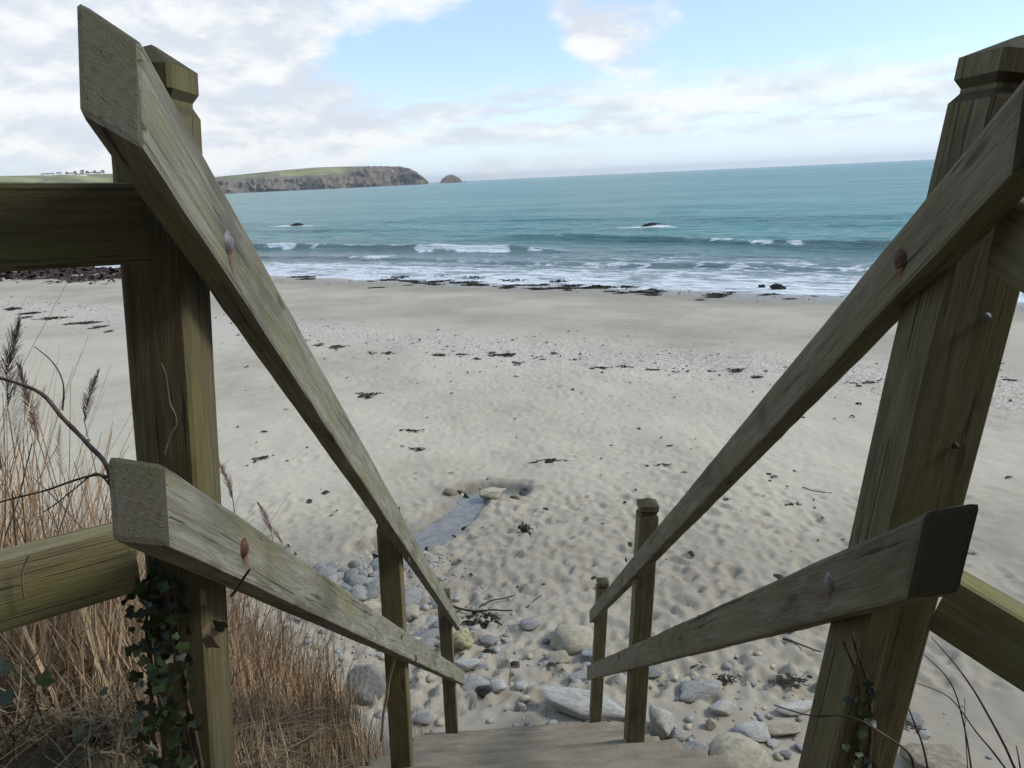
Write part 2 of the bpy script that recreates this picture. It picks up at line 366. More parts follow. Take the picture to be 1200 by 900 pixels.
bo = link('beach', mesh_np('beach', V, grid_faces(len(by), len(bx)), True,
     dict(damp_shade=damp_shade, shell=shell, dry=dry, grit=grit)), M_sand); tag(bo, kind='structure')
def zsand(x, y):
    i = min(max(np.searchsorted(bx, x) - 1, 0), len(bx) - 2); j = min(max(np.searchsorted(by, y) - 1, 0), len(by) - 2)
    fx = (x - bx[i])/(bx[i+1] - bx[i]); fy = (y - by[j])/(by[j+1] - by[j])
    return float((Zb[j, i]*(1-fx) + Zb[j, i+1]*fx)*(1-fy) + (Zb[j+1, i]*(1-fx) + Zb[j+1, i+1]*fx)*fy)

# stream water
m, t, b = material('stream_water', .08, .5)
oc = objco(t); n = noise(t, oc, 7, 4, .6)
setc(t, b, mix(t, smooth(t, n, .35, .65), (.15, .14, .12), (.22, .205, .175))); bump(t, b, n, .12, .03); M_stream = m
def ribbon(name, pts, ws, dz_, mat):
    P = [Vector(p) for p in pts]; V = []
    n = 40; fine = []
    for k in range(n+1):
        q = k/n*(len(P)-1); i = min(int(q), len(P)-2); f_ = q - i
        fine.append((P[i].lerp(P[i+1], f_), ws[0] + (ws[1]-ws[0])*k/n))
    for k, (p, w_) in enumerate(fine):
        a_ = fine[max(k-2, 0)][0]; c_ = fine[min(k+2, n)][0]; d_ = (c_ - a_); d_.z = 0; d_.normalize(); nn = Vector((-d_.y, d_.x, 0))
        zc = float(beach_base(np.float64(p.x), np.float64(p.y))) + dz_
        for q in (-1, -.5, 0, .5, 1):
            V.append((p.x + nn.x*w_*q, p.y + nn.y*w_*q, zc))
    return link(name, mesh_np(name, V, grid_faces(n+1, 5)), mat)
tag(ribbon('stream', stream_pts, (.60, .42), -.10, M_stream), kind='structure')
tag(ribbon('stream_pool', pool_pts, (.34, .28), -.125, M_stream), kind='structure')

# ------------------------------------------------------------------ sea
du = np.concatenate([-geo(16000, 66, 70), axis([(-65, -30, .5), (-30, 45, .24), (45, 70, .5)]), geo(71, 16000, 70)])
dd = np.concatenate([axis([(-7, 36, .16), (36, 70, .35)]), geo(70.5, 16000, 150)])
U, D = np.meshgrid(du, dd)
XS = S0[0] + U*SE[0] + D*SN[0]; YS = S0[1] + U*SE[1] + D*SN[1]
Zs = np.zeros_like(U); foam = np.zeros_like(U)
def crest(dc, A, back, front):
    q = D - dc
    return A*np.where(q > 0, np.exp(-(q/back)**2), np.exp(-(q/front)**2)), q
nearw = sstep(220, 90, D)
Zs += nearw*((fbm(U*.16, D*.42, 4, 50) - .5)*.34 + (fbm(U*.7, D*1.3, 3, 55) - .5)*.12)*sstep(0, 14, D)
Zs += .02 + (fbm(U*.22, D*.05, 3, 60) - .5)*.10*sstep(6, 0, D)
for dc, A in ((47, .22), (62, .26), (80, .24), (101, .22), (126, .2)):
    dcu = dc + 5*(fbm(U*.02, U*0 + dc, 3, 70) - .5); am = A*sstep(.3, .65, fbm(U*.035, U*0 + dc*3.1, 3, 72))
    z_, q = crest(dcu, am, 3.2, 2.0); Zs += z_
# first breaker
d1 = 18.6 + 2.2*(fbm(U*.09, U*0, 3, 80) - .5); A1 = .66*sstep(12, 2, XS)*(.55 + .7*fbm(U*.10, U*0 + 4, 3, 81))
z1, q1 = crest(d1, A1, 2.1, .75); Zs += z1
wm = np.zeros_like(U)
for a_, c_, s in ((-24.5, -20.5, 1), (-19, -16.5, .55), (-15, -12, .25), (-6.8, 2.6, 1), (3.6, 5.6, .55)):
    wm = np.maximum(wm, s*sstep(a_ - .5, a_ + .6, XS)*sstep(c_ + .5, c_ - .6, XS))
rag = fbm(U*.55, D*.9, 4, 84, .6); rag2 = fbm(U*1.6, D*2.2, 3, 184, .6)
foam = np.maximum(foam, np.clip(wm*1.5 - 1.5*np.abs(rag - .5) - .5*sstep(.45, .7, rag2), 0, 1.2)*sstep(-2.3*rag - .5, -.8*rag - .1, q1)*sstep(.7*rag + .1, 0, q1))
foam = np.maximum(foam, .75*sstep(.35, .6, fbm(U*.5, U*0 + 2, 3, 83))*(A1 > .2)*np.exp(-((q1 - .05)/.28)**2))
# second breaker, angled in toward the right
d2 = np.where(XS > 6, 31.5 - .38*np.clip(XS - 8, 0, 30), 31.5) + 2*(fbm(U*.08, U*0 + 9, 3, 85) - .5)
A2 = .60*sstep(-4, 8, XS)*sstep(52, 34, XS)*(.55 + .7*fbm(U*.12, U*0 + 7, 3, 86))
z2, q2 = crest(d2, A2, 2.6, 1.0); Zs += z2
wm = np.zeros_like(U)
for a_, c_, s in ((7.6, 8.8, .7), (20.4, 22.4, 1), (22.9, 24.6, 1), (25.2, 26.6, .8), (29, 32, .5), (36, 40, .8)):
    wm = np.maximum(wm, s*sstep(a_ - .4, a_ + .5, XS)*sstep(c_ + .4, c_ - .5, XS))
foam = np.maximum(foam, np.clip(wm*1.45 - 1.8*np.abs(rag - .5) - .6*sstep(.42, .7, rag2), 0, 1.1)*sstep(-1.5*rag - .5, -.5*rag - .1, q2)*sstep(.7*rag + .1, 0, q2))
foam = np.maximum(foam, .6*sstep(.45, .65, fbm(U*.45, U*0 + 12, 3, 87))*(A2 > .2)*np.exp(-((q2 - .05)/.3)**2))
# third, a small line between them and the shore
d3 = 10.5 + 2.5*(fbm(U*.07, U*0 + 30, 3, 88) - .5); A3 = .20*(.4 + fbm(U*.12, U*0 + 17, 3, 89)); z3, q3 = crest(d3, A3, 1.8, .6); Zs += z3
foam = np.maximum(foam, np.clip(1.2*sstep(.5, .75, fbm(U*.2, U*0 + 23, 4, 90)) - 1.6*np.abs(rag - .5), 0, .8)*sstep(-1.6*rag - .3, -.3, q3)*sstep(.8*rag, 0, q3))
# swash: broken white water and lacy streaks
lace = 1 - np.abs(2*fbm(U*.28 + .6*fbm(U*.6, D*.6, 3, 92), D*.75, 5, 91, .6) - 1)*3.2
sw = sstep(14.5, 4.5, D + 5*(fbm(U*.06, D*.15, 3, 93) - .5))
foam = np.maximum(foam, np.clip(sw*(.50 + .42*np.clip(lace, 0, 1)), 0, 1))
wide = sstep(24, 9, D + 7*(fbm(U*.07, D*.1, 3, 95) - .5))*sstep(-25, 12, XS)
foam = np.maximum(foam, wide*np.clip(lace*1.5 - .55, 0, .85))
foam = np.maximum(foam, .95*sstep(1.3, .2, np.abs(D - .9*(fbm(U*.25, U*0 + 3, 3, 97) - .5)*2))*sstep(.25, .55, fbm(U*.3, U*0 + 77, 3, 98)))
rock1 = np.array([-33.6, 139.]); rock2 = np.array([20.9, 92.1])
for (rx, ry), sx in ((rock1, 5.5), (rock2, 3.6)):
    du_ = (XS - rx)*SE[0] + (YS - ry)*SE[1]; dv_ = (XS - rx)*SN[0] + (YS - ry)*SN[1]
    foam = np.maximum(foam, 1.1*np.exp(-((du_ - .3)/sx)**2 - ((dv_ + .2)/1.5)**2) + .45*np.exp(-((du_ + 5)/(sx*1.6))**2 - ((dv_ + 1)/1.2)**2))
    Zs += .35*np.exp(-((du_ - .8)/1.4)**2 - (dv_/.9)**2)
# keep the thin edge above the sand and running out
shal = sstep(2, 46, D)
m, t, b = material('sea_water', .2, .5)
geo_ = nd(t, 'ShaderNodeNewGeometry'); pos = geo_.outputs['Position']
rot = nd(t, 'ShaderNodeMapping'); rot.inputs['Rotation'].default_value = (0, 0, math.radians(32.2)); t.links.new(pos, rot.inputs[0]); sv = rot.outputs[0]
na = noise(t, scalevec(t, sv, (.25, .8, 1)), 1, 6, .62, .4); nb = noise(t, scalevec(t, sv, (.022, .07, 1)), 1, 6, .6, .5); nc = noise(t, scalevec(t, sv, (.0016, .009, 1)), 1, 5, .6, .3)
fo = attr(t, 'foam'); sh = attr(t, 'deep')
cdeep = mix(t, smooth(t, nc, .38, .62), (.053, .188, .188), (.094, .268, .245))
cdeep = mix(t, mth(t, 'MULTIPLY', smooth(t, nb, .46, .62), .6), cdeep, (.035, .120, .140))
c = mix(t, sh, (.165, .215, .22), cdeep)
nf = noise(t, scalevec(t, sv, (1.3, 2.6, 1)), 1, 6, .65, .5)
nf2 = noise(t, scalevec(t, sv, (3.2, 5.5, 1)), 1, 5, .65, .8)
ff = mth(t, 'MULTIPLY', smooth(t, mth(t, 'ADD', fo, mth(t, 'ADD', mth(t, 'MULTIPLY', mth(t, 'SUBTRACT', nf, .5), 1.0), mth(t, 'MULTIPLY', mth(t, 'SUBTRACT', nf2, .5), .7))), .34, .86), .92)
wc = noise(t, scalevec(t, sv, (.055, .22, 1), (9, 4, 0)), 1, 4, .55)
cap = mth(t, 'MULTIPLY', mth(t, 'MULTIPLY', smooth(t, wc, .735, .76), smooth(t, nf, .45, .6)), sh)
ff = mth(t, 'MAXIMUM', ff, mth(t, 'MULTIPLY', cap, .8))
setc(t, b, mix(t, ff, c, (.74, .78, .80)))
t.links.new(mth(t, 'MULTIPLY_ADD', ff, .55, .26), b.inputs['Roughness'])
b.inputs['IOR'].default_value = 1.33; b.inputs['Specular IOR Level'].default_value = .28
hgt = mth(t, 'ADD', mth(t, 'MULTIPLY', na, 1.3), mth(t, 'ADD', mth(t, 'MULTIPLY', nb, 2.2), mth(t, 'MULTIPLY', nf, .10)))
bump(t, b, hgt, .8, 1.0); M_sea = m
seao = link('sea', mesh_np('sea', np.stack([XS, YS, Zs], -1).reshape(-1, 3), grid_faces(len(dd), len(du)), True, dict(foam=foam, deep=shal)), M_sea)
tag(seao, kind='structure')

# ------------------------------------------------------------------ far coast
def dirpx(px):            # unit horizontal direction of the picture column on the horizon
    v = ray(px, 209.1 - .0459*(px - 600)); h = math.hypot(v[0], v[1]); return v[0]/h, v[1]/h
def hpx(px, py, dist):    # height (m) of a picture point standing at that horizontal distance
    v = ray(px, py); return CAMZ + v[2]/math.hypot(v[0], v[1])*dist
sky_x = [-260, -120, 0, 60, 130, 200, 250, 300, 340, 370, 400, 440, 470, 482, 490, 497, 502]
sky_y = [212, 209, 206.5, 205.3, 203.5, 206, 208, 203, 199, 196.5, 195.3, 194.6, 195, 197.5, 202, 208, 213]
clf_x = [-260, 0, 130, 250, 270, 330, 370, 400, 430, 502]
clf_y = [232, 226, 219, 212.5, 211.5, 209.5, 209, 207, 198, 213]
def shore_dist(px): return 2050 + 950*np.clip((px + 260)/762, 0, 1)**1.4 + 70*math.sin(px*.045) + 40*math.sin(px*.11 + 1)
cols = np.concatenate([np.linspace(-260, 250, 130), np.linspace(251, 502, 190)])
VV = []; cliff = []; field = []
for px in cols:
    dx, dy = dirpx(px); D0 = shore_dist(px)
    ys = np.interp(px, sky_x, sky_y); yc = max(np.interp(px, clf_x, clf_y), ys + .4)
    endf = float(np.clip((502 - px)/14, 0, 1))**.6
    setb = 60*endf + 4; back = 60*endf + 420*float(np.clip((500 - px)/120, .1, 1))
    hc = max(hpx(px, yc, D0 + setb), .5); hs_ = max(hpx(px, ys, D0 + setb + back), hc + .3)
    prof = []
    for k in range(15):                                   # cliff face
        f_ = k/14; prof.append((D0 + setb*f_**1.25, hc*f_ - (3 if k == 0 else 0), 1))
    for k in range(1, 12):                                # slope to the skyline
        f_ = k/11; prof.append((D0 + setb + back*f_, hc + (hs_ - hc)*math.sin(f_*math.pi/2), max(0, 1 - f_*5) if px < 425 else 1))
    prof.append((D0 + setb + back*2.4, hs_*.75, 0)); prof.append((D0 + setb + back*4, -3, 0))
    for j, (dist, h, c_) in enumerate(prof):
        rg = mnoise.fractal(Vector((px*.06, h*.035, 1.)), .8, 2.0, 5)
        rg2 = mnoise.fractal(Vector((px*.28, h*.05, 4.)), .8, 2.0, 4)
        d2_ = dist - (rg*38 + rg2*17)*c_*(1 if 0 < j < 26 else .8)
        h2 = h + (rg2*2.2*c_ if 0 < j else 0)
        VV.append((dx*d2_, dy*d2_, h2)); cliff.append(c_)
        fl = 0.
        if 312 < px < 412 and 15 <= j <= 25:
            fl = float(sstep(312, 335, np.float64(px))*sstep(412, 398, np.float64(px)))*(1 if 16 <= j <= 21 else .35)
        if px < 135 and j > 12: fl = .55 + .45*math.sin(px*.09 + j*.9)
        field.append(fl)
m, t, b = material('headland_ground', .95, .1)
geo_ = nd(t, 'ShaderNodeNewGeometry'); pos = geo_.outputs['Position']
cf = attr(t, 'cliff'); fl = attr(t, 'field')
n1 = noise(t, pos, .012, 6, .6); n2 = noise(t, scalevec(t, pos, (.045, .045, .012)), 1, 7, .7, .9); n3 = noise(t, pos, .004, 5, .6)
gr = mix(t, smooth(t, n3, .4, .6), (.13, .145, .06), (.20, .21, .10))
gr = mix(t, fl, gr, (.31, .32, .125))
br = mix(t, smooth(t, n1, .36, .64), (.095, .076, .058), (.175, .142, .106))
br = mix(t, smooth(t, n2, .53, .66), br, (.31, .285, .235))
br = mix(t, mth(t, 'MULTIPLY', smooth(t, n2, .45, .33), .8), br, (.045, .038, .033))
vh = nd(t, 'ShaderNodeTexVoronoi', feature='DISTANCE_TO_EDGE'); vh.inputs['Scale'].default_value = .0055; t.links.new(pos, vh.inputs['Vector'])
gr = mix(t, mth(t, 'MULTIPLY', smooth(t, vh.outputs['Distance'], .05, .02), .7), gr, (.07, .075, .04))
vh2 = nd(t, 'ShaderNodeTexVoronoi'); vh2.inputs['Scale'].default_value = .0055; t.links.new(pos, vh2.inputs['Vector']); sv2 = nd(t, 'ShaderNodeSeparateColor'); t.links.new(vh2.outputs['Color'], sv2.inputs[0])
gr = mix(t, mth(t, 'MULTIPLY', sv2.outputs[0], .45), gr, (.20, .17, .10))
setc(t, b, mix(t, smooth(t, mth(t, 'ADD', cf, mth(t, 'MULTIPLY', mth(t, 'SUBTRACT', n1, .5), .9)), .25, .5), gr, br)); M_head = m
nr = 15 + 11 + 2
Vh = np.array(VV).reshape(len(cols), nr, 3)
ho = link('headland', mesh_np('headland', Vh.reshape(-1, 3), grid_faces(len(cols), nr), True,
     dict(cliff=np.array(cliff), field=np.array(field))), M_head); tag(ho, kind='structure')
def head_z(px, dist):
    i = int(np.argmin(abs(cols - px))); d_ = np.hypot(Vh[i, 14:, 0], Vh[i, 14:, 1]); return float(np.interp(dist, d_, Vh[i, 14:, 2]))

# ------------------------------------------------------------------ rocks
def rock_mesh(name, seed, sub=3, ang=.35, rough=.14):
    bm = bmesh.new(); bmesh.ops.create_icosphere(bm, subdivisions=sub, radius=1)
    rr = random.Random(seed); planes = []
    for _ in range(int(6 + 22*ang)):
        nn = Vector((rr.gauss(0, 1), rr.gauss(0, 1), rr.gauss(0, .8))).normalized(); planes.append((nn, rr.uniform(.50, .88)))
    for v in bm.verts:
        p = v.co.copy()
        for nn, d_ in planes:
            e_ = p.dot(nn) - d_
            if e_ > 0: p -= nn*e_*.96
        q = p + Vector((seed*3.7, seed*1.3, 0))
        p *= 1 + rough*mnoise.noise(q*1.1) + rough*.35*mnoise.noise(q*3.1) + rough*.12*mnoise.noise(q*8)
        v.co = p
    me = bpy.data.meshes.new(name); bm.to_mesh(me); bm.free()
    me.polygons.foreach_set('use_smooth', [True]*len(me.polygons))
    return me
def place_rock(name, px, py, wpx, hpx_, kind, seed, label, cat, group=None, sub=3, ang=.35, rot=None, depthf=.8, sink=.22, zt=None, tilt=0):
    p = ground(px, py + hpx_*.28)                  # the photo point just below the middle of the stone rests on the sand
    dist = (p - Vector((0, 0, CAMZ))).length
    v = ray(px, py); vl = np.linalg.norm(v); dep = dist*F/vl
    wx = wpx*dep/F/2; el = math.asin(min(1, (CAMZ - p.z)/dist))
    full = hpx_*dep/F/2
    wy = wx*depthf
    hz = full*.62 if depthf < .5 else max((full - wy*math.sin(el)*.55)/max(math.cos(el), .3), wx*.28); hz = min(hz, wx*1.3)
    me = rock_mesh(name, seed, sub, ang); o = link(name, me, M_rk[kind])
    o.scale = (wx*1.18, wy*1.18, hz*1.15)
    o.rotation_euler = (tilt, random.Random(seed).uniform(-.12, .12), rot if rot is not None else random.Random(seed).uniform(-.35, .35))
    zg = zsand(p.x, p.y); o.location = (p.x, p.y, zg + hz*(1 - 2*sink))
    return tag(o, label, cat, group)
R_ = [ # px, py, w, h, kind, label
 (670, 744, 58, 36, 'cream', 'large cream boulder resting on the sand beyond the foot of the steps', .35),
 (655, 769, 32, 15, 'cream', 'flat cream stone lying just in front of the large cream boulder', .35),
 (646, 777, 13, 7, 'grey', 'small blue-grey stone tucked under the flat cream stone', .2),
 (693, 765, 40, 30, 'grey', 'rounded grey boulder beside the large cream boulder, behind the last right-hand post', .25),
 (682, 792, 38, 22, 'grey', 'blue-grey slab wedged behind the end of the right lower rail', .45),
 (688, 828, 118, 34, 'pale', 'long pale slab lying across the foot of the steps', .55),
 (773, 845, 36, 54, 'pale', 'upright grey boulder against the middle right-hand stair post', .3),
 (791, 862, 22, 18, 'grey', 'small grey stone leaning beside the upright boulder by the stair post', .3),
 (794, 877, 34, 20, 'grey', 'smooth blue-grey stone at the right edge of the steps', .2),
 (816, 879, 28, 20, 'grey', 'blunt slate stone between the steps and the big cream boulder', .4),
 (818, 805, 66, 34, 'grey', 'blue-grey angular slab right of the steps, under the right lower rail', .5),
 (846, 830, 33, 28, 'pale', 'rounded pale stone in front of the angular slab right of the steps', .25),
 (832, 849, 13, 19, 'cream', 'small yellow stone standing beside the rounded pale stone', .3),
 (866, 881, 78, 46, 'cream', 'big cream boulder beside the near right-hand post', .4),
 (917, 849, 60, 27, 'cream', 'flat cream-brown slab against the near right-hand post', .4),
 (884, 856, 42, 20, 'pale', 'tilted grey wedge of stone behind the big cream boulder', .5),
 (931, 829, 46, 19, 'pale', 'low pale slab half buried behind the near right-hand post', .45),
 (922, 882, 15, 11, 'grey', 'pebble-sized grey stone beside the near right-hand post foot', .2),
 (938, 873, 16, 12, 'grey', 'small slate stone at the edge of the near right-hand post', .3),
 (1098, 884, 92, 44, 'brown', 'wide brown boulder behind the bare twigs right of the near right post', .35),
 (1068, 842, 26, 12, 'grey', 'grey stone half sunk in sand under the right side rail', .3),
 (1083, 860, 18, 9, 'pale', 'little pale stone in front of the grey stone under the right side rail', .3),
 (621, 728, 23, 14, 'grey', 'lone oval grey stone on the open sand beyond the steps', .1),
 (583, 805, 24, 18, 'pale', 'blocky whitish stone at the left of the bottom step', .5),
 (611, 829, 16, 18, 'grey', 'round grey cobble just beyond the bottom step', .1),
 (611, 804, 17, 11, 'pale', 'small flat pale stone in the sand beyond the bottom step', .4),
 (430, 711, 34, 20, 'cream', 'cream-brown stone below the blue cobbles, behind the left rails', .35),
 (483, 713, 26, 16, 'cream', 'pale cream stone beside the middle left stair post', .35),
 (497, 741, 34, 22, 'grey', 'grey stone between the left stair posts', .3),
 (485, 749, 24, 26, 'cream', 'cream rounded stone between the left stair posts, touching the middle one', .3),
 (543, 746, 34, 34, 'green', 'yellow-green algae covered boulder by the last left-hand post', .35),
 (546, 777, 40, 24, 'pale', 'pale slab under a flat blue stone by the end of the left lower rail', .45),
 (563, 779, 26, 14, 'grey', 'flat blue-grey stone lying on the pale slab by the left rail end', .3),
 (571, 791, 14, 9, 'grey', 'small dark slate beside the pale slab by the left rail end', .3),
 (556, 802, 32, 11, 'pale', 'flat stone under the end of the left lower rail', .4),
 (430, 798, 40, 70, 'grey', 'tall blue-grey boulder standing among the dry reeds', .35),
 (515, 692, 22, 11, 'pale', 'whitish stone beside the left upper rail, edged with dark weed', .35),
 (571, 747, 26, 14, 'grey', 'dark slate with weed beside the driftwood tangle', .5),
 (566, 812, 20, 14, 'dark', 'dark pitted stone at the left end of the bottom step', .4),
 (497, 842, 24, 14, 'pale', 'small pale stone in the reeds beside the last left-hand post', .4),
 (640, 748, 12, 8, 'grey', 'tiny grey stone left of the large cream boulder', .3),
 (576, 577, 36, 13, 'cream', 'squarish cream block of stone in the bend of the water trickle', .6),
 (527, 574, 18, 12, 'brown', 'knobbly brown stone left of the bend in the water trickle', .5),
 (540, 568, 12, 8, 'cream', 'small cream stone behind the bend in the water trickle', .4),
 (604, 581, 14, 8, 'brown', 'small brown stone at the far tip of the trickle bend', .4),
 (505, 634, 12, 6, 'dark', 'small dark stone on the near bank of the water trickle', .4),
 (521, 620, 10, 5, 'dark', 'tiny dark stone further along the near bank of the trickle', .4),
 (484, 642, 16, 7, 'grey', 'flat grey stone at the stony end of the water trickle', .4),
 (466, 631, 18, 8, 'brown', 'rounded brown stone at the edge of the water trickle', .25),
 (760, 790, 30, 14, 'grey', 'grey stone seen between the right stair posts under the rail', .4),
 (905, 868, 20, 10, 'pale', 'small pale stone between the big cream boulder and the post', .4),
]
for i, (px, py, w_, h_, k, lab, ang) in enumerate(R_):
    zz = .22
    place_rock('boulder' if w_ > 30 else 'stone', px, py, w_, h_, k, 100 + i, lab, 'boulder' if w_ > 30 else 'stone', 'stones at the foot of the steps', 3, ang,
               sink=.06 if 'lying on' in lab else .2, rot=-.42 if 'long pale' in lab else None, depthf=.42 if 'slab' in lab else .8)
# blue-grey cobbles beside the trickle
cob = [(375, 668), (390, 664), (405, 668), (383, 674), (397, 677), (412, 676), (424, 672), (370, 681), (387, 684), (402, 686), (417, 684), (431, 681),
       (378, 692), (394, 694), (410, 694), (424, 692), (437, 690), (404, 702), (420, 701), (388, 701), (436, 700), (372, 700), (442, 672), (430, 662), (416, 661),
       (446, 684), (360, 690), (455, 676), (447, 663), (357, 676), (470, 668), (478, 700), (474, 722), (510, 706), (505, 722), (516, 733), (500, 760), (466, 655)]
vm = [rock_mesh('cobble', 300 + k, 2, .25) for k in range(6)]
for k in vm: k.materials.append(M_rk['grey'])
for i, (px, py) in enumerate(cob):
    p = ground(px + random.uniform(-2, 2), py + random.uniform(-2, 2)); s = random.uniform(.09, .16)
    o = link('cobble', vm[i % 6]); o.scale = (s*1.25, s, s*.55); o.rotation_euler = (random.uniform(-.2, .2), random.uniform(-.2, .2), random.uniform(0, 6.28))
    o.location = (p.x, p.y, zsand(p.x, p.y) + s*.2)
    tag(o, 'smooth blue-grey cobble in the patch of cobbles beside the water trickle', 'cobble', 'cobbles beside the trickle')
# uncounted small shingle round the foot of the steps
def scatter_shingle(name, regions, mat, seed):
    rs = np.random.default_rng(seed); bm = bmesh.new(); V = []; Fc = []
    b2 = bmesh.new(); bmesh.ops.create_icosphere(b2, subdivisions=1, radius=1); bv = np.array([v.co[:] for v in b2.verts]); bf = np.array([[v.index for v in f.verts] for f in b2.faces]); b2.free(); bm.free()
    for (x0, y0, sx, sy, n_, smin, smax) in regions:
        for _ in range(n_):
            x = x0 + rs.normal(0, sx); y = y0 + rs.normal(0, sy)
            if y < 5.2 and -1 < x < .9: continue
            s = smin*(smax/smin)**(rs.random()**1.6); a_ = rs.uniform(0, 6.28)
            q = bv*(1 + rs.normal(0, .13, bv.shape))*np.array([s*1.3, s, s*.55]); c_, s_2 = math.cos(a_), math.sin(a_)
            q = np.stack([q[:, 0]*c_ - q[:, 1]*s_2, q[:, 0]*s_2 + q[:, 1]*c_, q[:, 2]], -1) + np.array([x, y, zsand(x, y) + s*.15])
            Fc.append(bf + len(V)*len(bv)); V.append(q)
    o = link(name, mesh_np(name, np.concatenate(V), np.concatenate(Fc)), mat); return o
g1 = scatter_shingle('shingle', [(-1.6, 7.6, .7, .7, 170, .012, .06), (-.3, 6.9, .5, .4, 60, .010, .05), (1.6, 6.0, .8, .35, 90, .010, .06), (2.8, 5.6, .8, .4, 50, .010, .05), (-1.2, 9.2, .35, .3, 120, .015, .05)], M_rk['grey'], 3)
tag(g1, 'loose grey shingle scattered round the foot of the steps', 'shingle', kind='stuff')
g2 = scatter_shingle('shingle', [(-1.5, 7.4, .9, .8, 130, .012, .055), (1.6, 6.0, 1.0, .6, 110, .012, .05)], M_rk['cream'], 4)
tag(g2, 'loose cream shingle scattered round the foot of the steps', 'shingle', kind='stuff')

# rocks in and beside the sea
def searock(name, x, y, z, sx, sy, sz, seed, label, cat, rz=.5):
    o = link(name, rock_mesh(name, seed, 4, .4, .35), M_rk['dark']); o.location = (x, y, z); o.scale = (sx, sy, sz); o.rotation_euler = (0, 0, -.56 + rz*0)
    return tag(o, label, cat)
searock('sea_rock', rock1[0], rock1[1], .0, 2.2, 1.2, .55, 401, 'dark rock with a white splash in the sea below the headland', 'rock')
searock('sea_rock', rock2[0], rock2[1], .10, 2.1, 1.1, .50, 402, 'low dark rock awash in the open sea beyond the breakers', 'rock')
p = onZ(911, 338.5, .05); searock('shore_rock', p.x, p.y, .12, .42, .30, .22, 403, 'larger dark rock lying at the water edge, right of its twin', 'rock')
p = onZ(893, 336.5, .05); searock('shore_rock', p.x, p.y, .10, .24, .20, .15, 404, 'smaller dark rock lying at the water edge, left of its twin', 'rock')
# islet off the headland
dx, dy = dirpx(532); Di = 3400
bm = bmesh.new(); bmesh.ops.create_grid(bm, x_segments=44, y_segments=22, size=1)
for v in bm.verts:
    u_, w_ = v.co.x, v.co.y
    h = max(0, 1 - abs(u_ + .18)**2.2*1.7)*.92 + .10*max(0, 1 - abs(u_ - .75)*7)
    h *= max(0, 1 - w_*w_); h += .12*mnoise.fractal(Vector((u_*3, w_*2, 7)), .8, 2, 4)*(h > .02) + (.05*mnoise.noise(Vector((u_*14, w_*6, 2))) if h > .02 else -.1)
    v.co = Vector((u_*66, w_*45, h*38 - 1))
me = bpy.data.meshes.new('islet'); bm.to_mesh(me); bm.free(); me.polygons.foreach_set('use_smooth', [True]*len(me.polygons))
a_ = me.attributes.new('cliff', 'FLOAT', 'POINT'); a_.data.foreach_set('value', [1.]*len(me.vertices))
io = link('islet', me, M_head); io.location = (dx*Di, dy*Di, 0); io.rotation_euler = (0, 0, math.atan2(-dx, dy)); tag(io, kind='structure')

# cottages and trees on the far hill
M_white = plain('white_render', (.66, .66, .63), (.80, .79, .76), .3)
M_slate = plain('slate_roof', (.10, .105, .115), (.17, .17, .18), .6)
M_glassd = plain('dark_window', (.03, .035, .04), (.05, .055, .06), 1, .2, .5)
def poly_mesh(name, verts, faces):
    me = bpy.data.meshes.new(name); me.from_pydata(verts, [], faces); me.update(); return me
def cottage(px, wm_, dm, hm, label, back):
    dx, dy = dirpx(px); dist = shore_dist(px) + 60 + 480*back; z = head_z(px, dist) - .5
    e = thing('cottage', label, 'house', (dx*dist, dy*dist, z), 'cottages on the far hill')
    e.rotation_euler = (0, 0, math.atan2(-dx, dy) + random.uniform(-.4, .4))
    a_, d_ = wm_/2, dm/2
    link('wall', poly_mesh('wall', [(-a_, -d_, 0), (a_, -d_, 0), (a_, d_, 0), (-a_, d_, 0), (-a_, -d_, hm), (a_, -d_, hm), (a_, d_, hm), (-a_, d_, hm), (-a_, 0, hm + 2.6), (a_, 0, hm + 2.6)],
        [(0, 1, 5, 4), (1, 2, 6, 9, 5), (2, 3, 7, 6), (3, 0, 4, 8, 7)]), M_white, e)
    g = .4
    rf = link('roof', poly_mesh('roof', [(-a_-g, -d_-g, hm-.2), (a_+g, -d_-g, hm-.2), (a_+g, 0, hm+2.9), (-a_-g, 0, hm+2.9), (a_+g, d_+g, hm-.2), (-a_-g, d_+g, hm-.2)],
        [(0, 1, 2, 3), (3, 2, 4, 5)]), M_slate, e)
    link('chimney', poly_mesh('chimney', [(x + .75*a_, y, zz + hm + 2.2) for zz in (0, 1.9) for x, y in ((-.6, -.5), (.6, -.5), (.6, .5), (-.6, .5))],
        [(0, 1, 5, 4), (1, 2, 6, 5), (2, 3, 7, 6), (3, 0, 4, 7), (4, 5, 6, 7)]), M_white, rf)
    for x in (-.55*a_, .5*a_):
        link('window', poly_mesh('window', [(x-.8, -d_-.05, 1.4), (x+.8, -d_-.05, 1.4), (x+.8, -d_-.05, 3), (x-.8, -d_-.05, 3)], [(0, 1, 2, 3)]), M_glassd, e)
for px, w_, h_, lab, bk in ((58, 17, 4, 'white cottage at the open end of the hilltop row', .8), (65, 22, 5, 'long white house second along the hilltop row from the open field', .78),
    (75, 15, 6, 'tall white house standing apart between two hilltop groups', .8), (88, 15, 4.5, 'low white cottage beside the hilltop trees', .75),
    (97, 13, 4.5, 'white cottage set below the hilltop trees', .6), (103, 17, 5, 'broad white house just under the largest hilltop tree', .62),
    (112, 15, 5, 'pale house with trees to both sides on the far hill', .78), (121, 17, 5, 'white house at the wooded end of the hilltop row', .75)):
    cottage(px, w_, 9, h_, lab, bk)
M_leaf = plain('far_foliage', (.03, .045, .022), (.075, .085, .04), .8)
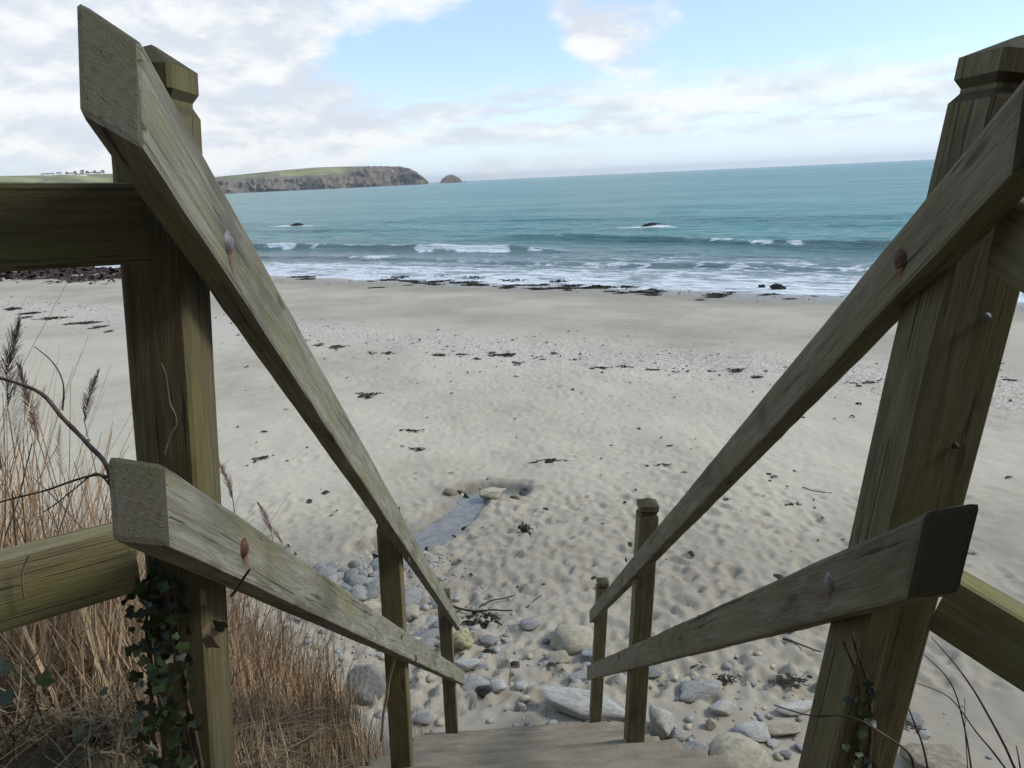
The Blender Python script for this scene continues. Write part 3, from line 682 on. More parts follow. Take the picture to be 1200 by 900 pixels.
def leaf_cloud(n_, cx_, cz_, rx_, rz_, sz, seed):
    rs = np.random.default_rng(seed); V = []; Fc = []
    for k in range(n_):
        d_ = rs.normal(size=3); d_ /= np.linalg.norm(d_); r_ = rs.uniform(.45, 1)**.6*(1 + .3*math.sin(5*d_[0] + seed)*math.cos(4*d_[2]))
        c_ = np.array([d_[0]*rx_*r_, d_[1]*rx_*r_, cz_ + d_[2]*rz_*r_]); a_ = rs.normal(size=3); a_ /= np.linalg.norm(a_); b_ = np.cross(a_, rs.normal(size=3)); b_ /= np.linalg.norm(b_)
        s = sz*rs.uniform(.6, 1.4); i = len(V); V += [c_ - a_*s, c_ + b_*s*.7, c_ + a_*s, c_ - b_*s*.7]; Fc.append((i, i+1, i+2, i+3))
    return V, Fc
for px, h_, lab, bk in ((94, 11, 'small dark tree between two cottages on the far hill', .8), (102, 15, 'largest dark tree standing above the broad white house', .82), (108, 11, 'dark tree left of the pale house on the far hill', .85),
    (116, 12, 'dark tree right of the pale house on the far hill', .82), (126, 13, 'dark tree at the wooded end of the hilltop row', .82), (84, 9, 'low dark tree beside the low white cottage', .82)):
    dx, dy = dirpx(px); dist = shore_dist(px) + 60 + 480*bk; e = thing('tree', lab, 'tree', (dx*dist, dy*dist, head_z(px, dist) - .5), 'trees on the far hill')
    bm = bmesh.new(); bmesh.ops.create_cone(bm, segments=7, radius1=.5, radius2=.25, depth=h_*.6, matrix=Matrix.Translation((0, 0, h_*.3))); me = bpy.data.meshes.new('trunk'); bm.to_mesh(me); bm.free(); link('trunk', me, M_twig, e)
    V_, F_ = leaf_cloud(240, 0, h_*.62, h_*.45, h_*.38, 1.0, int(px)); link('crown', mesh_np('crown', V_, F_, False), M_leaf, e)

# ------------------------------------------------------------------ bank and steps
NOSE0, SLOPE = -.32, .785                    # line of the step nosings below the eye: Z = NOSE0 - SLOPE*Y
RISE = .19; GO = RISE/SLOPE
def bank_z(x, y):
    left = np.where(y < 1.15, -.93, -.93 - .80*(y - 1.15)); left = np.where(y > 3.0, -.93 - .80*1.85 - 1.45*(y - 3.0), left)
    path = np.where(y < 1.3, -1.36, -1.58 - .88*(y - 1.3))
    right = np.where(y < 1.05, -1.25, -1.25 - 1.5*(y - 1.05))
    wl = sstep(-.62, -.80, x); wr = sstep(.62, .85, x)
    z = path*(1 - wl)*(1 - wr) + left*wl + right*wr
    z = z + sstep(-.9, -6.5, y)*(8.6 + 2.2*(fbm(x*.35, y*.35, 4, 207) - .5)) + sstep(1.2, 4, np.abs(x))*sstep(-.5, -3.0, y)*.9  # unseen hillside behind the camera, raised to cut sky light on the timber
    z = z + (fbm(x*1.7, y*1.7, 4, 201) - .5)*.22*np.clip(wl + wr, .1, 1)
    return z + CAMZ
gx = np.concatenate([-geo(60, 3.05, 60), np.arange(-3, 3, .07), geo(3.05, 60, 60)]); gy = np.concatenate([-geo(26, 1.6, 30), np.arange(-1.5, 6.6, .08)])
GX, GY = np.meshgrid(gx, gy); GZ = bank_z(GX, GY)
GZ = np.maximum(GZ, beach_base(GX, GY) - .6)
bk = link('bank', mesh_np('bank', np.stack([GX, GY, GZ], -1).reshape(-1, 3), grid_faces(len(gy), len(gx))), M_soil); tag(bk, kind='structure')

def timber(name, corners, mat, parent=None, bev=.006, seed=0, segs=14):
    """corners: near-end inner-top, inner-bottom, outer-top, outer-bottom, then the same four at the far end"""
    c = [Vector(q) for q in corners]
    A = (c[0] + c[1] + c[2] + c[3])/4; B = (c[4] + c[5] + c[6] + c[7])/4
    ex = (B - A).normalized(); ez = (c[0] - c[1]); ez = (ez - ex*ez.dot(ex)).normalized(); ey = ez.cross(ex)
    M = Matrix((ex, ey, ez)).transposed().to_4x4(); M.translation = A; Mi = M.inverted()
    q = [Mi @ p for p in c]
    bm = bmesh.new(); rings = []
    for k in range(segs+1):
        f_ = k/segs; rings.append([bm.verts.new(q[i].lerp(q[i+4], f_)) for i in (0, 2, 3, 1)])
    for k in range(segs):
        for i in range(4):
            bm.faces.new((rings[k][i], rings[k][(i+1) % 4], rings[k+1][(i+1) % 4], rings[k+1][i]))
    bm.faces.new(rings[0][::-1]); bm.faces.new(rings[-1])
    bmesh.ops.recalc_face_normals(bm, faces=bm.faces)
    long_ = [e for e in bm.edges if len(e.link_faces) == 2 and e.calc_face_angle(0) > .5]
    bmesh.ops.bevel(bm, geom=long_, offset=bev, segments=2, profile=.6, affect='EDGES')
    for v in bm.verts:
        p = v.co + Vector((seed*7.1, seed*3.3, 0)); v.co += Vector((0, mnoise.noise(p*3)*.0016, mnoise.noise(p*3 + Vector((9, 0, 0)))*.0022)) + Vector((0, mnoise.noise(p*16), mnoise.noise(p*17)))*.0009 + Vector((0, mnoise.noise(p*45), mnoise.noise(p*47)))*.0008
    for f_ in bm.faces: f_.smooth = False
    me = bpy.data.meshes.new(name); bm.to_mesh(me); bm.free()
    o = link(name, me, mat); o.matrix_basis = M
    if parent: keep_world(o, parent)
    return o
def rail(name, X0, X1, th, nt_, nb_, ft_, fb_, e, parent, seed, mat=None):
    """inner-face corners from the photo on the plane X(Y) of that handrail; th signed outward thickness; e extra length of the outer edge"""
    k = (X1 - X0)/4.45
    def onp(q):
        v = ray(*q); s = (X0 - k)/(v[0] - k*v[1]); return Vector((s*v[0], s*v[1], s*v[2] + CAMZ))
    a_, b_, c_ = onp(nt_), onp(nb_), onp(ft_); d_ = onY(*fb_, c_.y)
    d_.x = c_.x
    dirn = (a_ - c_).normalized(); out = Vector((th, 0, 0))
    return timber(name, [a_, b_, a_ + out + dirn*e, b_ + out + dirn*e, c_, d_, c_ + out, d_ + out], mat or M_rail, parent, .007, seed, 110)
def post(name, top, bot, w_, d_, ztop, zbot, parent, mat, seed, cap=True):
    """top/bot: two points of the front inner arris; the post stands outward (sign of w_) and seaward of it"""
    ax = (top - bot).normalized(); f_ = lambda z: bot + ax*((z - bot.z)/ax.z)
    A = f_(zbot); B = f_(ztop); Ln = (B - A).length
    ez = Vector((0, 1, 0)); ez = (ez - ax*ez.dot(ax)).normalized(); ey = ez.cross(ax)
    M = Matrix((ax, ey, ez)).transposed().to_4x4(); M.translation = A + Vector((w_/2, 0, 0)) + ez*d_/2
    W = abs(w_)/2; Dp = d_/2
    prof = [(0, 1)] + [(Ln*(k+1)/16*.9, 1) for k in range(14)]
    if cap:
        prof = [(x, s) for x, s in prof if x < Ln - .14] + [(Ln - .085, 1), (Ln - .072, .84), (Ln - .066, .84), (Ln - .054, .99), (Ln - .026, .99), (Ln - .002, .12), (Ln, .02)]
    else: prof = [(x, s) for x, s in prof if x < Ln - .05] + [(Ln - .004, 1), (Ln, .95)]
    ch = .005; bm = bmesh.new(); rings = []
    for x, s in prof:
        a_, b_, c_ = W*s, Dp*s, min(ch, W*s*.3)
        pts = [(a_-c_, b_), (a_, b_-c_), (a_, -b_+c_), (a_-c_, -b_), (-a_+c_, -b_), (-a_, -b_+c_), (-a_, b_-c_), (-a_+c_, b_)]
        rings.append([bm.verts.new((x, y + mnoise.noise(Vector((x*3, y*9, seed)))*.0015, z + mnoise.noise(Vector((x*3, z*9, seed + 5)))*.0015)) for y, z in pts])
    for k in range(len(rings)-1):
        for i in range(8): bm.faces.new((rings[k][i], rings[k][(i+1) % 8], rings[k+1][(i+1) % 8], rings[k+1][i]))
    bm.faces.new(rings[0]); bm.faces.new(rings[-1][::-1]); bmesh.ops.recalc_face_normals(bm, faces=bm.faces)
    me = bpy.data.meshes.new(name); bm.to_mesh(me); bm.free(); o = link(name, me, mat); o.matrix_basis = M
    return keep_world(o, parent)
def bolt(p, nrm, r_, mat, rail_, stain=True):
    """domed head with a washer, on the face of a rail; a part of that rail"""
    bm = bmesh.new(); prof = [(r_*1.28, 0), (r_*1.28, .0016), (r_*1.0, .002), (r_*.96, .0034), (r_*.75, .0052), (r_*.4, .0064), (.0002, .0068)]; n_ = 18; rings = []
    for rr_, h in prof: rings.append([bm.verts.new((rr_*math.cos(6.28318*i/n_), rr_*math.sin(6.28318*i/n_), h)) for i in range(n_)])
    for k in range(len(rings)-1):
        for i in range(n_): f_ = bm.faces.new((rings[k][i], rings[k][(i+1) % n_], rings[k+1][(i+1) % n_], rings[k+1][i])); f_.smooth = True
    me = bpy.data.meshes.new('bolt'); bm.to_mesh(me); bm.free(); o = link('bolt', me, mat)
    Mw = Matrix.Translation(p) @ nrm.to_track_quat('Z', 'Y').to_matrix().to_4x4()
    rw = (Matrix.Translation(rail_.parent.location) if rail_.parent else Matrix()) @ rail_.matrix_basis
    o.parent = rail_; o.matrix_basis = rw.inverted() @ Mw
    if stain:
        # a run of rust below the head: a sheet a hair proud of the wood
        dn = Vector((0, 0, -1)); dn = (dn - nrm*dn.dot(nrm)).normalized(); sd_ = dn.cross(nrm); V_ = []; n_ = 9
        for k in range(n_):
            f_ = k/(n_-1); wv = r_*(.75*(1-f_)**1.1 + .12) ; q = p + dn*(r_*.7 + .044*f_) + nrm*.0028 + sd_*.002*math.sin(f_*7)
            V_ += [q - sd_*wv, q + sd_*wv]
        so_ = link('rust_run', mesh_np('rust_run', [tuple(rw.inverted() @ Vector(v)) for v in V_], [(2*k, 2*k+1, 2*k+3, 2*k+2) for k in range(n_-1)], True, dict(fade=[1 - k//2/(n_-1) for k in range(2*n_)])), M_stain); so_.parent = rail_
    return o
LH = thing('handrail', 'weathered wooden handrail left of the steps, its near post wrapped in ivy', 'handrail', (-.45, 1.05, CAMZ - 1.3))
RH = thing('handrail', 'weathered wooden handrail right of the steps, without ivy leaves round its near post', 'handrail', (.5, 1.02, CAMZ - 1.3))
C = CAMZ
post('post', Vector((-.377, 1.0, C + .1)), Vector((-.467, 1.0, C - .82)), -.082, .10, C + .185, C - 1.5, LH, M_post, 1)
post('post', Vector((.655, .97, C + .1)), Vector((.535, .97, C - .82)), .105, .10, C + .150, C - 1.7, RH, M_post, 2)
def post_px(t_, b_, Yp, w_, parent, seed, ext=.6):
    a_, c_ = onY(*t_, Yp), onY(*b_, Yp); post('post', a_, c_, w_, .095, a_.z, c_.z - ext, parent, M_farw, seed)
post_px((466, 598), (480, 862), 2.70, -.088, LH, 3)
post_px((751, 589), (735, 870), 3.30, .095, RH, 4)
post_px((527, 693), (536, 850), 5.20, -.102, LH, 5)
post_px((701, 681), (692, 852), 5.30, .092, RH, 6)
LU = rail('upper_rail', -.340, -.372, -.039, (166, 48), (170, 176), (538.5, 724), (538, 739), .056, LH, 1)
LL = rail('lower_rail', -.378, -.378, -.045, (193, 543), (200, 641), (544.5, 787), (544, 803), .045, LH, 2)
RU = rail('upper_rail', .588, .722, .045, (1203, 86), (1184, 206), (690.5, 715), (690.5, 730), .045, RH, 3, M_railr)
RL = rail('lower_rail', .520, .722, .045, (1085, 599), (1062, 703), (687.5, 780), (687.5, 797), .045, RH, 4, M_railr)
def side_rail(n1_, f1_, Yn, Yf, outlen, parent, seed, mat=M_post):
    """a fence rail on the path side of a near post, leaving it toward the path behind the camera; px pairs (top, bottom) at the post and farther out"""
    a_, b_ = onY(*n1_[0], Yn), onY(*n1_[1], Yn); c_, d_ = onY(*f1_[0], Yf), onY(*f1_[1], Yf)
    hz = Vector((c_.x - a_.x, c_.y - a_.y, 0)); dirn = (c_ - a_); dirn.normalize()
    dep = (a_ + b_)/2 - Vector((0, 0, 0)); hgt = .098
    mid = (a_ + b_)/2; mid2 = (c_ + d_)/2; dirn = (mid2 - mid).normalized()
    back = Vector((0, 0, 1)).cross(dirn).normalized()
    if back.y < 0: back = -back
    upv = back.cross(dirn); upv = upv if upv.z > 0 else -upv
    far = mid + dirn*outlen; h2_ = upv*hgt/2
    o = timber('side_rail', [mid + h2_, mid - h2_, mid + h2_ + back*.043, mid - h2_ + back*.043, far + h2_, far - h2_, far + h2_ + back*.043, far - h2_ + back*.043], mat, parent, .006, seed, 10)
    return far
q1 = side_rail(((172, 220), (178, 303)), ((0, 219), (0, 313)), .955, .865, 1.15, LH, 11)
q2 = side_rail(((150, 617), (172, 694)), ((0, 654), (0, 746)), .955, .865, 1.15, LH, 12, M_side)
q3 = side_rail(((1205, 222), (1205, 318)), ((1250, 240), (1250, 344)), .925, .845, 1.0, RH, 13)
q4 = side_rail(((1108, 680), (1090, 735)), ((1200, 735), (1200, 806)), .925, .835, 1.0, RH, 14, M_side)
post('post', q1 + Vector((.05, .05, 0)), q2 + Vector((.05, .05, 0)), -.1, .1, C + .15, C - 1.9, LH, M_post, 15)
post('post', Vector((q4.x, q4.y, q3.z)), q4, .1, .1, C + .13, C - 1.9, RH, M_post, 16)
def on_rail(px, py, X0, X1):
    k = (X1 - X0)/4.45; v = ray(px, py); s = (X0 - k)/(v[0] - k*v[1]); return Vector((s*v[0], s*v[1], s*v[2] + CAMZ))
xp, xm = Vector((1, 0, 0)), Vector((-1, 0, 0))
bolt(on_rail(267, 284, -.340, -.372), xp, .0125, M_galv, LU); bolt(on_rail(285, 643, -.378, -.378), xp, .0125, M_rust, LL)
bolt(on_rail(1056, 305, .588, .722), xm, .0125, M_rust, RU); bolt(on_rail(973, 682, .520, .722), xm, .0115, M_galv, RL)
for (px, py), a_, r_, nn in (((479, 657), (-.340, -.372), LU, xp), ((487, 771), (-.378, -.378), LL, xp), ((734, 656), (.588, .722), RU, xm), ((726, 769), (.520, .722), RL, xm)):
    bolt(on_rail(px, py, *a_), nn, .012, M_twig, r_, False)
bolt(onY(1156, 371, .968), Vector((0, -1, 0)), .0045, M_galv, RH.children[0], False); bolt(onY(1119, 522, .968), Vector((0, -1, 0)), .004, M_rust, RH.children[0], False)

# steps: thick sand-worn treads between two stringers
ST = thing('beach_steps', 'steep flight of sand-worn steps going down to the beach between the handrails', 'steps', (0, 1.2, CAMZ - 1.3))
Y0 = 1.16
for k in range(20):
    yn = Y0 + GO*k; z = CAMZ + NOSE0 - SLOPE*yn
    rs = random.Random(k); xl = -.70 - rs.uniform(0, .035) ; xr = .79 + rs.uniform(0, .055)
    depth = GO + .03 if k else 2.2
    bm = bmesh.new(); nx, ny = 30, 5 if k else 12; V_ = []
    def edge(x): return .018*mnoise.noise(Vector((x*4, k*3.1, 0))) + .004*mnoise.noise(Vector((x*15, k*3.1, 0)))
    top = [[bm.verts.new((xl + (xr-xl)*i/nx, yn - depth + (depth + edge(xl + (xr-xl)*i/nx))*j/ny,
            z - .012*(1 - min(1, abs(2*i/nx - 1)*1.0)**3)*(j/ny) + .005*mnoise.noise(Vector((i*.35, j*.5, k*2))))) for i in range(nx+1)] for j in range(ny+1)]
    bot = [[bm.verts.new(v.co - Vector((0, .012 if j == ny else 0, RISE + .004 if j == ny else .06))) for v in row] for j, row in enumerate(top)]
    for j in range(ny):
        for i in range(nx):
            bm.faces.new((top[j][i], top[j][i+1], top[j+1][i+1], top[j+1][i])); bm.faces.new((bot[j][i], bot[j+1][i], bot[j+1][i+1], bot[j][i+1]))
    for i in range(nx):
        bm.faces.new((top[ny][i], top[ny][i+1], bot[ny][i+1], bot[ny][i])); bm.faces.new((top[0][i+1], top[0][i], bot[0][i], bot[0][i+1]))
    for j in range(ny):
        bm.faces.new((top[j+1][0], bot[j+1][0], bot[j][0], top[j][0])); bm.faces.new((top[j][nx], bot[j][nx], bot[j+1][nx], top[j+1][nx]))
    bmesh.ops.recalc_face_normals(bm, faces=bm.faces)
    ed = [e for e in bm.edges if len(e.link_faces) == 2 and e.calc_face_angle(0) > .9]
    bmesh.ops.bevel(bm, geom=ed, offset=.012, segments=2, profile=.5, affect='EDGES')
    me = bpy.data.meshes.new('step'); bm.to_mesh(me); bm.free(); me.polygons.foreach_set('use_smooth', [True]*len(me.polygons))
    keep_world(link('step', me, M_tread), ST)
for xs in (-.68, .735):
    a_ = Vector((xs, 1.3, CAMZ + NOSE0 - SLOPE*1.3 - .20)); b_ = Vector((xs, 5.7, CAMZ + NOSE0 - SLOPE*5.7 - .20)); h_ = Vector((0, 0, .12)); s_x = Vector((.05, 0, 0))
    timber('stringer', [a_ + h_, a_ - h_, a_ + h_ + s_x, a_ - h_ + s_x, b_ + h_, b_ - h_, b_ + h_ + s_x, b_ - h_ + s_x], M_farw, ST, .006, 20)

# ------------------------------------------------------------------ seaweed and driftwood
def weed_mesh(name, seed, n_=110, flat=.12):
    """a tangle of short ribbons in a unit disc"""
    rs = np.random.default_rng(seed); V = []; Fc = []
    for _ in range(n_):
        a_ = rs.uniform(0, 6.28); r_ = rs.random()**.7*(.75 + .25*math.sin(3*a_ + seed)); x, y = r_*math.cos(a_), r_*math.sin(a_)
        h = rs.uniform(.05, 1)*(1 - r_*.7)*flat; d_ = rs.uniform(0, 6.28); ln = rs.uniform(.10, .38); wd = rs.uniform(.03, .085); cu = rs.normal(0, .8); tw = rs.uniform(-.8, .8)
        base = len(V)
        for k in range(5):
            f_ = k/4; dd_ = d_ + cu*f_; x += math.cos(dd_)*ln/4; y += math.sin(dd_)*ln/4; hz = max(.01, h*(1 - .8*f_*f_) + rs.normal(0, .012))
            nx_, ny_ = -math.sin(dd_)*wd, math.cos(dd_)*wd
            V += [(x - nx_, y - ny_, hz - wd*tw), (x + nx_, y + ny_, hz + wd*tw)]
        Fc += [(base + 2*k, base + 2*k + 1, base + 2*k + 3, base + 2*k + 2) for k in range(4)]
    me = mesh_np(name, V, Fc, False); me.materials.append(M_weed); return me
WM = [weed_mesh('seaweed', 500 + k) for k in range(6)]
def weed(px, py, wpx, hpx_, label, group, k, zs=1.0, rot=None):
    p = ground(px, py); dist = math.hypot(p.y, CAMZ - p.z); el = math.atan2(CAMZ - p.z, p.y)
    sx = wpx*dist/F/2*1.1; sy = max(hpx_*dist/F/2/math.sin(el), sx*.35)
    o = link('seaweed', WM[k % 6]); o.scale = (sx, sy, (sx + sy)*.5*zs); o.location = (p.x, p.y, zsand(p.x, p.y) - .004); o.rotation_euler = (0, 0, random.uniform(-.12, .12))
    return tag(o, label, 'seaweed', group)
weed(645, 542, 46, 7, 'dark strip of seaweed lying alone on pale sand straight out from the steps', None, 0, .8)
weed(308, 538, 27, 8, 'small oval mat of seaweed on the sand beside the left handrail', None, 1, .7)
weed(478, 505, 36, 5, 'thin streak of seaweed landward of the strandline, upper of a close pair', None, 2, .6)
weed(487, 526, 24, 6, 'thin streak of seaweed nearer the water trickle, lower of a close pair', None, 3, .6)
weed(432, 464, 40, 13, 'ragged scatter of seaweed by the left upper rail', None, 4, .4)
weed(618, 620, 24, 20, 'bushy dark clump of seaweed standing up from the trampled sand', None, 5, 1.8)
weed(898, 555, 13, 4, 'tiny scrap of seaweed above the right upper rail', None, 0, .6)
weed(930, 590, 22, 5, 'small dark seaweed mat between the right rail and near post', None, 1, .6)
weed(777, 547, 20, 4, 'short seaweed scrap right of the lone dark strip', None, 2, .6)
weed(855, 587, 15, 4, 'short seaweed scrap under the right upper rail', None, 3, .6)
line = [(434, 412, 13), (457, 412, 17), (395, 405, 22), (372, 403, 14), (510, 416, 24), (543, 415, 19), (558, 421, 13), (597, 415, 36), (602, 424, 20), (635, 421, 25), (673, 421, 30), (702, 431, 28), (730, 430, 20), (763, 433, 28),
        (790, 434, 12), (835, 432, 11), (866, 433, 25), (892, 441, 22), (997, 448, 13), (1020, 448, 17), (352, 400, 18), (1180, 446, 22), (575, 413, 12), (650, 415, 10)]
for i, (px, py, w_) in enumerate(line):
    weed(px, py, w_*1.15, 5.5, 'dark clump of seaweed in the strandline across the middle of the beach', 'seaweed along the upper strandline', i, .5)
for i, (px, py, w_) in enumerate([(12, 363, 28), (34, 367, 34), (62, 373, 40), (96, 378, 44), (118, 382, 26), (80, 380, 18), (30, 372, 18), (128, 387, 14)]):
    weed(px, py, w_, 4, 'dark weed clump in the short drift of seaweed left of the near left post', 'seaweed drift left of the near post', i, .5)
# shoreline wrack: the larger clumps
rs = random.Random(5)
for i in range(85):
    px = rs.choice([rs.uniform(315, 980), rs.uniform(430, 780)]); py = np.interp(px, [320, 500, 600, 750, 900, 980], [322, 327, 334, 339, 343, 345]) + rs.gauss(1.5, 3.0)
    weed(px, py, rs.uniform(10, 34), rs.uniform(1.8, 3.6), 'dark clump of wrack washed up along the water edge', 'wrack along the water edge', i, .7)
for i, (px, py, w_) in enumerate([(490, 322, 34), (520, 325, 30), (556, 327, 36), (600, 330, 28), (655, 331, 30), (470, 326, 26), (700, 337, 30), (735, 337, 22), (840, 346, 26)]):
    weed(px, py, w_*1.3, 5, 'long dark heap of wrack washed up along the water edge', 'wrack heaps along the water edge', i, 1.1)
# uncounted: the red-brown bank of weed at the far left and scraps all over the sand
def scraps(name, pts, mat, smin, smax, seed, hmul=.3):
    rs = np.random.default_rng(seed); V = []; Fc = []
    for x, y in pts:
        z = zsand(x, y); s = smin*(smax/smin)**rs.random(); a_ = rs.uniform(0, 6.28); cu = rs.normal(0, .9); wd = s*rs.uniform(.1, .3); b_ = len(V); px_, py_ = x, y; h = s*hmul*rs.random()
        for k in range(4):
            d_ = a_ + cu*k/3; V += [(px_ - math.sin(d_)*wd, py_ + math.cos(d_)*wd, z + .004 + h*math.sin(k*1.05)), (px_ + math.sin(d_)*wd, py_ - math.cos(d_)*wd, z + .006 + h*math.sin(k*1.05) + wd*.5)]
            px_ += math.cos(d_)*s/3; py_ += math.sin(d_)*s/3
        Fc += [(b_ + 2*k, b_ + 2*k + 1, b_ + 2*k + 3, b_ + 2*k + 2) for k in range(3)]
    return link(name, mesh_np(name, V, Fc, False), mat)
pts = []
for _ in range(9000):
    px = rng.uniform(-160, 225); py = np.interp(px, [-160, 0, 140, 225], [333, 322, 319, 317]) + rng.normal(0, 4.0) - 3.5*(px < 60)
    if fbm(np.array([px*.03]), np.array([py*.35]), 3, 77)[0] < .43: continue
    p = ground(px, max(py, 309)); pts.append((p.x, p.y))
tag(scraps('weed_bank', pts, M_weedr, .25, .9, 21, .35), 'broad red-brown bank of seaweed along the far left of the beach', 'seaweed', kind='stuff')
pts = []
for _ in range(300):
    y = 6.5 + 22*rng.random()**1.3; pts.append((rng.normal(.6, 1.2 + .28*y), y))
for _ in range(900):
    s = rng.normal(20.5, 1.6); u_ = rng.uniform(-45, 40); q = S0 + SE*u_ - SN*s; pts.append((q[0], q[1]))
for _ in range(700):
    s = rng.normal(2.2, 1.3); u_ = rng.uniform(-45, 40); q = S0 + SE*u_ - SN*abs(s); pts.append((q[0], q[1]))
tag(scraps('weed_scraps', pts, M_weed, .035, .16, 22), 'tiny dark scraps of weed and twig scattered over the sand', 'seaweed', kind='stuff')

def tube(name, pts, r0, r1, mat, parent=None, n_=6, sub=5, wob=.0):
    P = [Vector(p) for p in pts]; fine = []
    for i in range(len(P)-1):
        p0, p1, p2, p3 = P[max(i-1, 0)], P[i], P[i+1], P[min(i+2, len(P)-1)]
        for k in range(sub):
            u_ = k/sub; fine.append(.5*((2*p1) + (p2 - p0)*u_ + (2*p0 - 5*p1 + 4*p2 - p3)*u_*u_ + (3*p1 - p0 - 3*p2 + p3)*u_**3))
    fine.append(P[-1]); V_ = []; m_ = len(fine)
    for k, p in enumerate(fine):
        d_ = (fine[min(k+1, m_-1)] - fine[max(k-1, 0)]).normalized(); a_ = d_.cross(Vector((.31, .22, .93))).normalized(); b_ = d_.cross(a_)
        r_ = (r0 + (r1 - r0)*k/(m_-1))*(1 + .18*mnoise.noise(p*40)); pp = p + Vector((mnoise.noise(p*9), mnoise.noise(p*9 + Vector((4, 0, 0))), mnoise.noise(p*9 + Vector((0, 8, 0)))))*wob
        V_ += [tuple(pp + (a_*math.cos(6.2832*i/n_) + b_*math.sin(6.2832*i/n_))*r_) for i in range(n_)]
    Fc = [(k*n_ + i, k*n_ + (i+1) % n_, (k+1)*n_ + (i+1) % n_, (k+1)*n_ + i) for k in range(m_-1) for i in range(n_)]
    o = link(name, mesh_np(name, V_, Fc), mat)
    if parent: keep_world(o, parent)
    return o
def gtube(name, pxs, r0, r1, mat, label=None, cat=None, parent=None, lift=.02):
    pp = []
    for q in pxs: p = ground(*q); p.z = zsand(p.x, p.y) + lift; pp.append(p)
    o = tube(name, pp, r0, r1, mat, parent, 6, 5, .012)
    return tag(o, label, cat)
p = ground(568, 722); DW = thing('driftwood', 'dark tangle of driftwood twigs and weed on sand left of the large boulder', 'driftwood', (p.x, p.y, zsand(p.x, p.y)))
gtube('branch', [(526, 709), (550, 713), (575, 714), (600, 716)], .016, .008, M_drift, parent=DW, lift=.06)
gtube('branch', [(562, 712), (572, 704), (588, 701), (604, 700)], .012, .006, M_drift, parent=DW, lift=.05)
gtube('twig', [(556, 730), (566, 720), (575, 712)], .010, .005, M_drift, parent=DW, lift=.05)
gtube('twig', [(588, 732), (578, 722), (570, 716)], .010, .005, M_drift, parent=DW, lift=.05)
for sx, sy, ox, oy in ((.21, .24, 0, 0), (.14, .15, .1, -.12), (.13, .10, -.22, .06)):
    o = link('weed_tangle', WM[3]); o.scale = (sx, sy, .9*sx); o.parent = DW; o.location = (ox, oy, -.01)
gtube('driftwood_stick', [(617, 709), (628, 701), (634, 697)], .009, .005, M_drift, 'short dark stick on the sand beyond the driftwood tangle', 'stick')
gtube('driftwood_stick', [(592, 770), (598, 786), (600, 797)], .009, .006, M_palet, 'pale straw-coloured stick among the stones at the foot of the steps', 'stick')
gtube('driftwood_stick', [(940, 570), (958, 573), (975, 577)], .010, .006, M_drift, 'thin dark stick on sand between the right rail and near post', 'stick')
gtube('driftwood_stick', [(918, 750), (935, 758), (962, 768)], .014, .007, M_drift, 'dark stick lying below the right lower rail', 'stick')
weed(926, 804, 44, 16, 'seaweed tangle on the sand behind the near right post', None, 2, .7)
weed(850, 800, 26, 14, 'seaweed tangle beside the blue-grey angular slab', None, 4, .8)
weed(1060, 855, 40, 9, 'strand of weed on the sand under the right side rail', None, 0, .5)
weed(545, 722, 30, 8, 'thin weed trailing from the driftwood tangle toward the left rail', None, 1, .5)

# ------------------------------------------------------------------ reeds, scrub, ivy
def bankz(x, y):
    zb = float(bank_z(np.array([float(x)]), np.array([float(y)]))[0]); return max(zb, float(beach_base(np.float64(x), np.float64(y))))
def blades(name, spec, mat, seed):
    """spec rows: x, y, z, height, lean x, lean y, width ; each a bent four-segment strip"""
    rs = np.random.default_rng(seed); S = np.array(spec); n_ = len(S); K = 6
    f_ = np.linspace(0, 1, K)[None, :]; az = rs.uniform(0, np.pi, n_)[:, None]
    bx_ = S[:, 0:1] + S[:, 4:5]*(f_**1.7) + rs.normal(0, .006, (n_, K)); by_ = S[:, 1:2] + S[:, 5:6]*(f_**1.7) + rs.normal(0, .006, (n_, K)); bz_ = S[:, 2:3] + S[:, 3:4]*f_*(1 - .12*f_)
    w_ = S[:, 6:7]*(1 - .75*f_)/2
    Lf = np.stack([bx_ - np.cos(az)*w_, by_ - np.sin(az)*w_, bz_], -1); Rt = np.stack([bx_ + np.cos(az)*w_, by_ + np.sin(az)*w_, bz_], -1)
    V = np.stack([Lf, Rt], 2).reshape(-1, 3); b_ = (np.arange(n_)*K*2)[:, None]
    Fc = np.stack([np.stack([b_[:, 0] + 2*k, b_[:, 0] + 2*k + 1, b_[:, 0] + 2*k + 3, b_[:, 0] + 2*k + 2], -1) for k in range(K-1)], 1).reshape(-1, 4)
    return link(name, mesh_np(name, V, Fc, False, dict(tint=np.repeat(rs.random(n_), K*2))), mat)
spec = []
def reed_height(x, y): return .95 - .10*np.clip(y - 2, 0, 3)
for _ in range(19000):
    y = rng.uniform(1.25, 5.0); x = -.74 - abs(rng.normal(0, .95)) - rng.random()*.25
    if x < -3.6: continue
    if y > 4.3 and x > -.74 and rng.random() < .5: continue
    d = fbm(np.array([x*1.3]), np.array([y*1.3]), 3, 303)[0]
    if d < .34 and rng.random() < .8: continue
    h = (.32 + .62*rng.random()**1.2)*(1.0 - .13*max(0, y - 2.2))*(1.35 if x < -1.2 else .92)
    if x > -1.05: h *= .85
    if 2.9 < y < 4.9 and x > -1.6: h *= .85
    spec.append((x, y, bankz(x, y) - .02, h, rng.normal(.06, .14)*h, rng.normal(.02, .14)*h, rng.uniform(.003, .010)))
tag(blades('reeds', spec, M_reed, 61), 'dense stand of dry tan reeds on the bank left of the steps', 'reeds', kind='stuff')
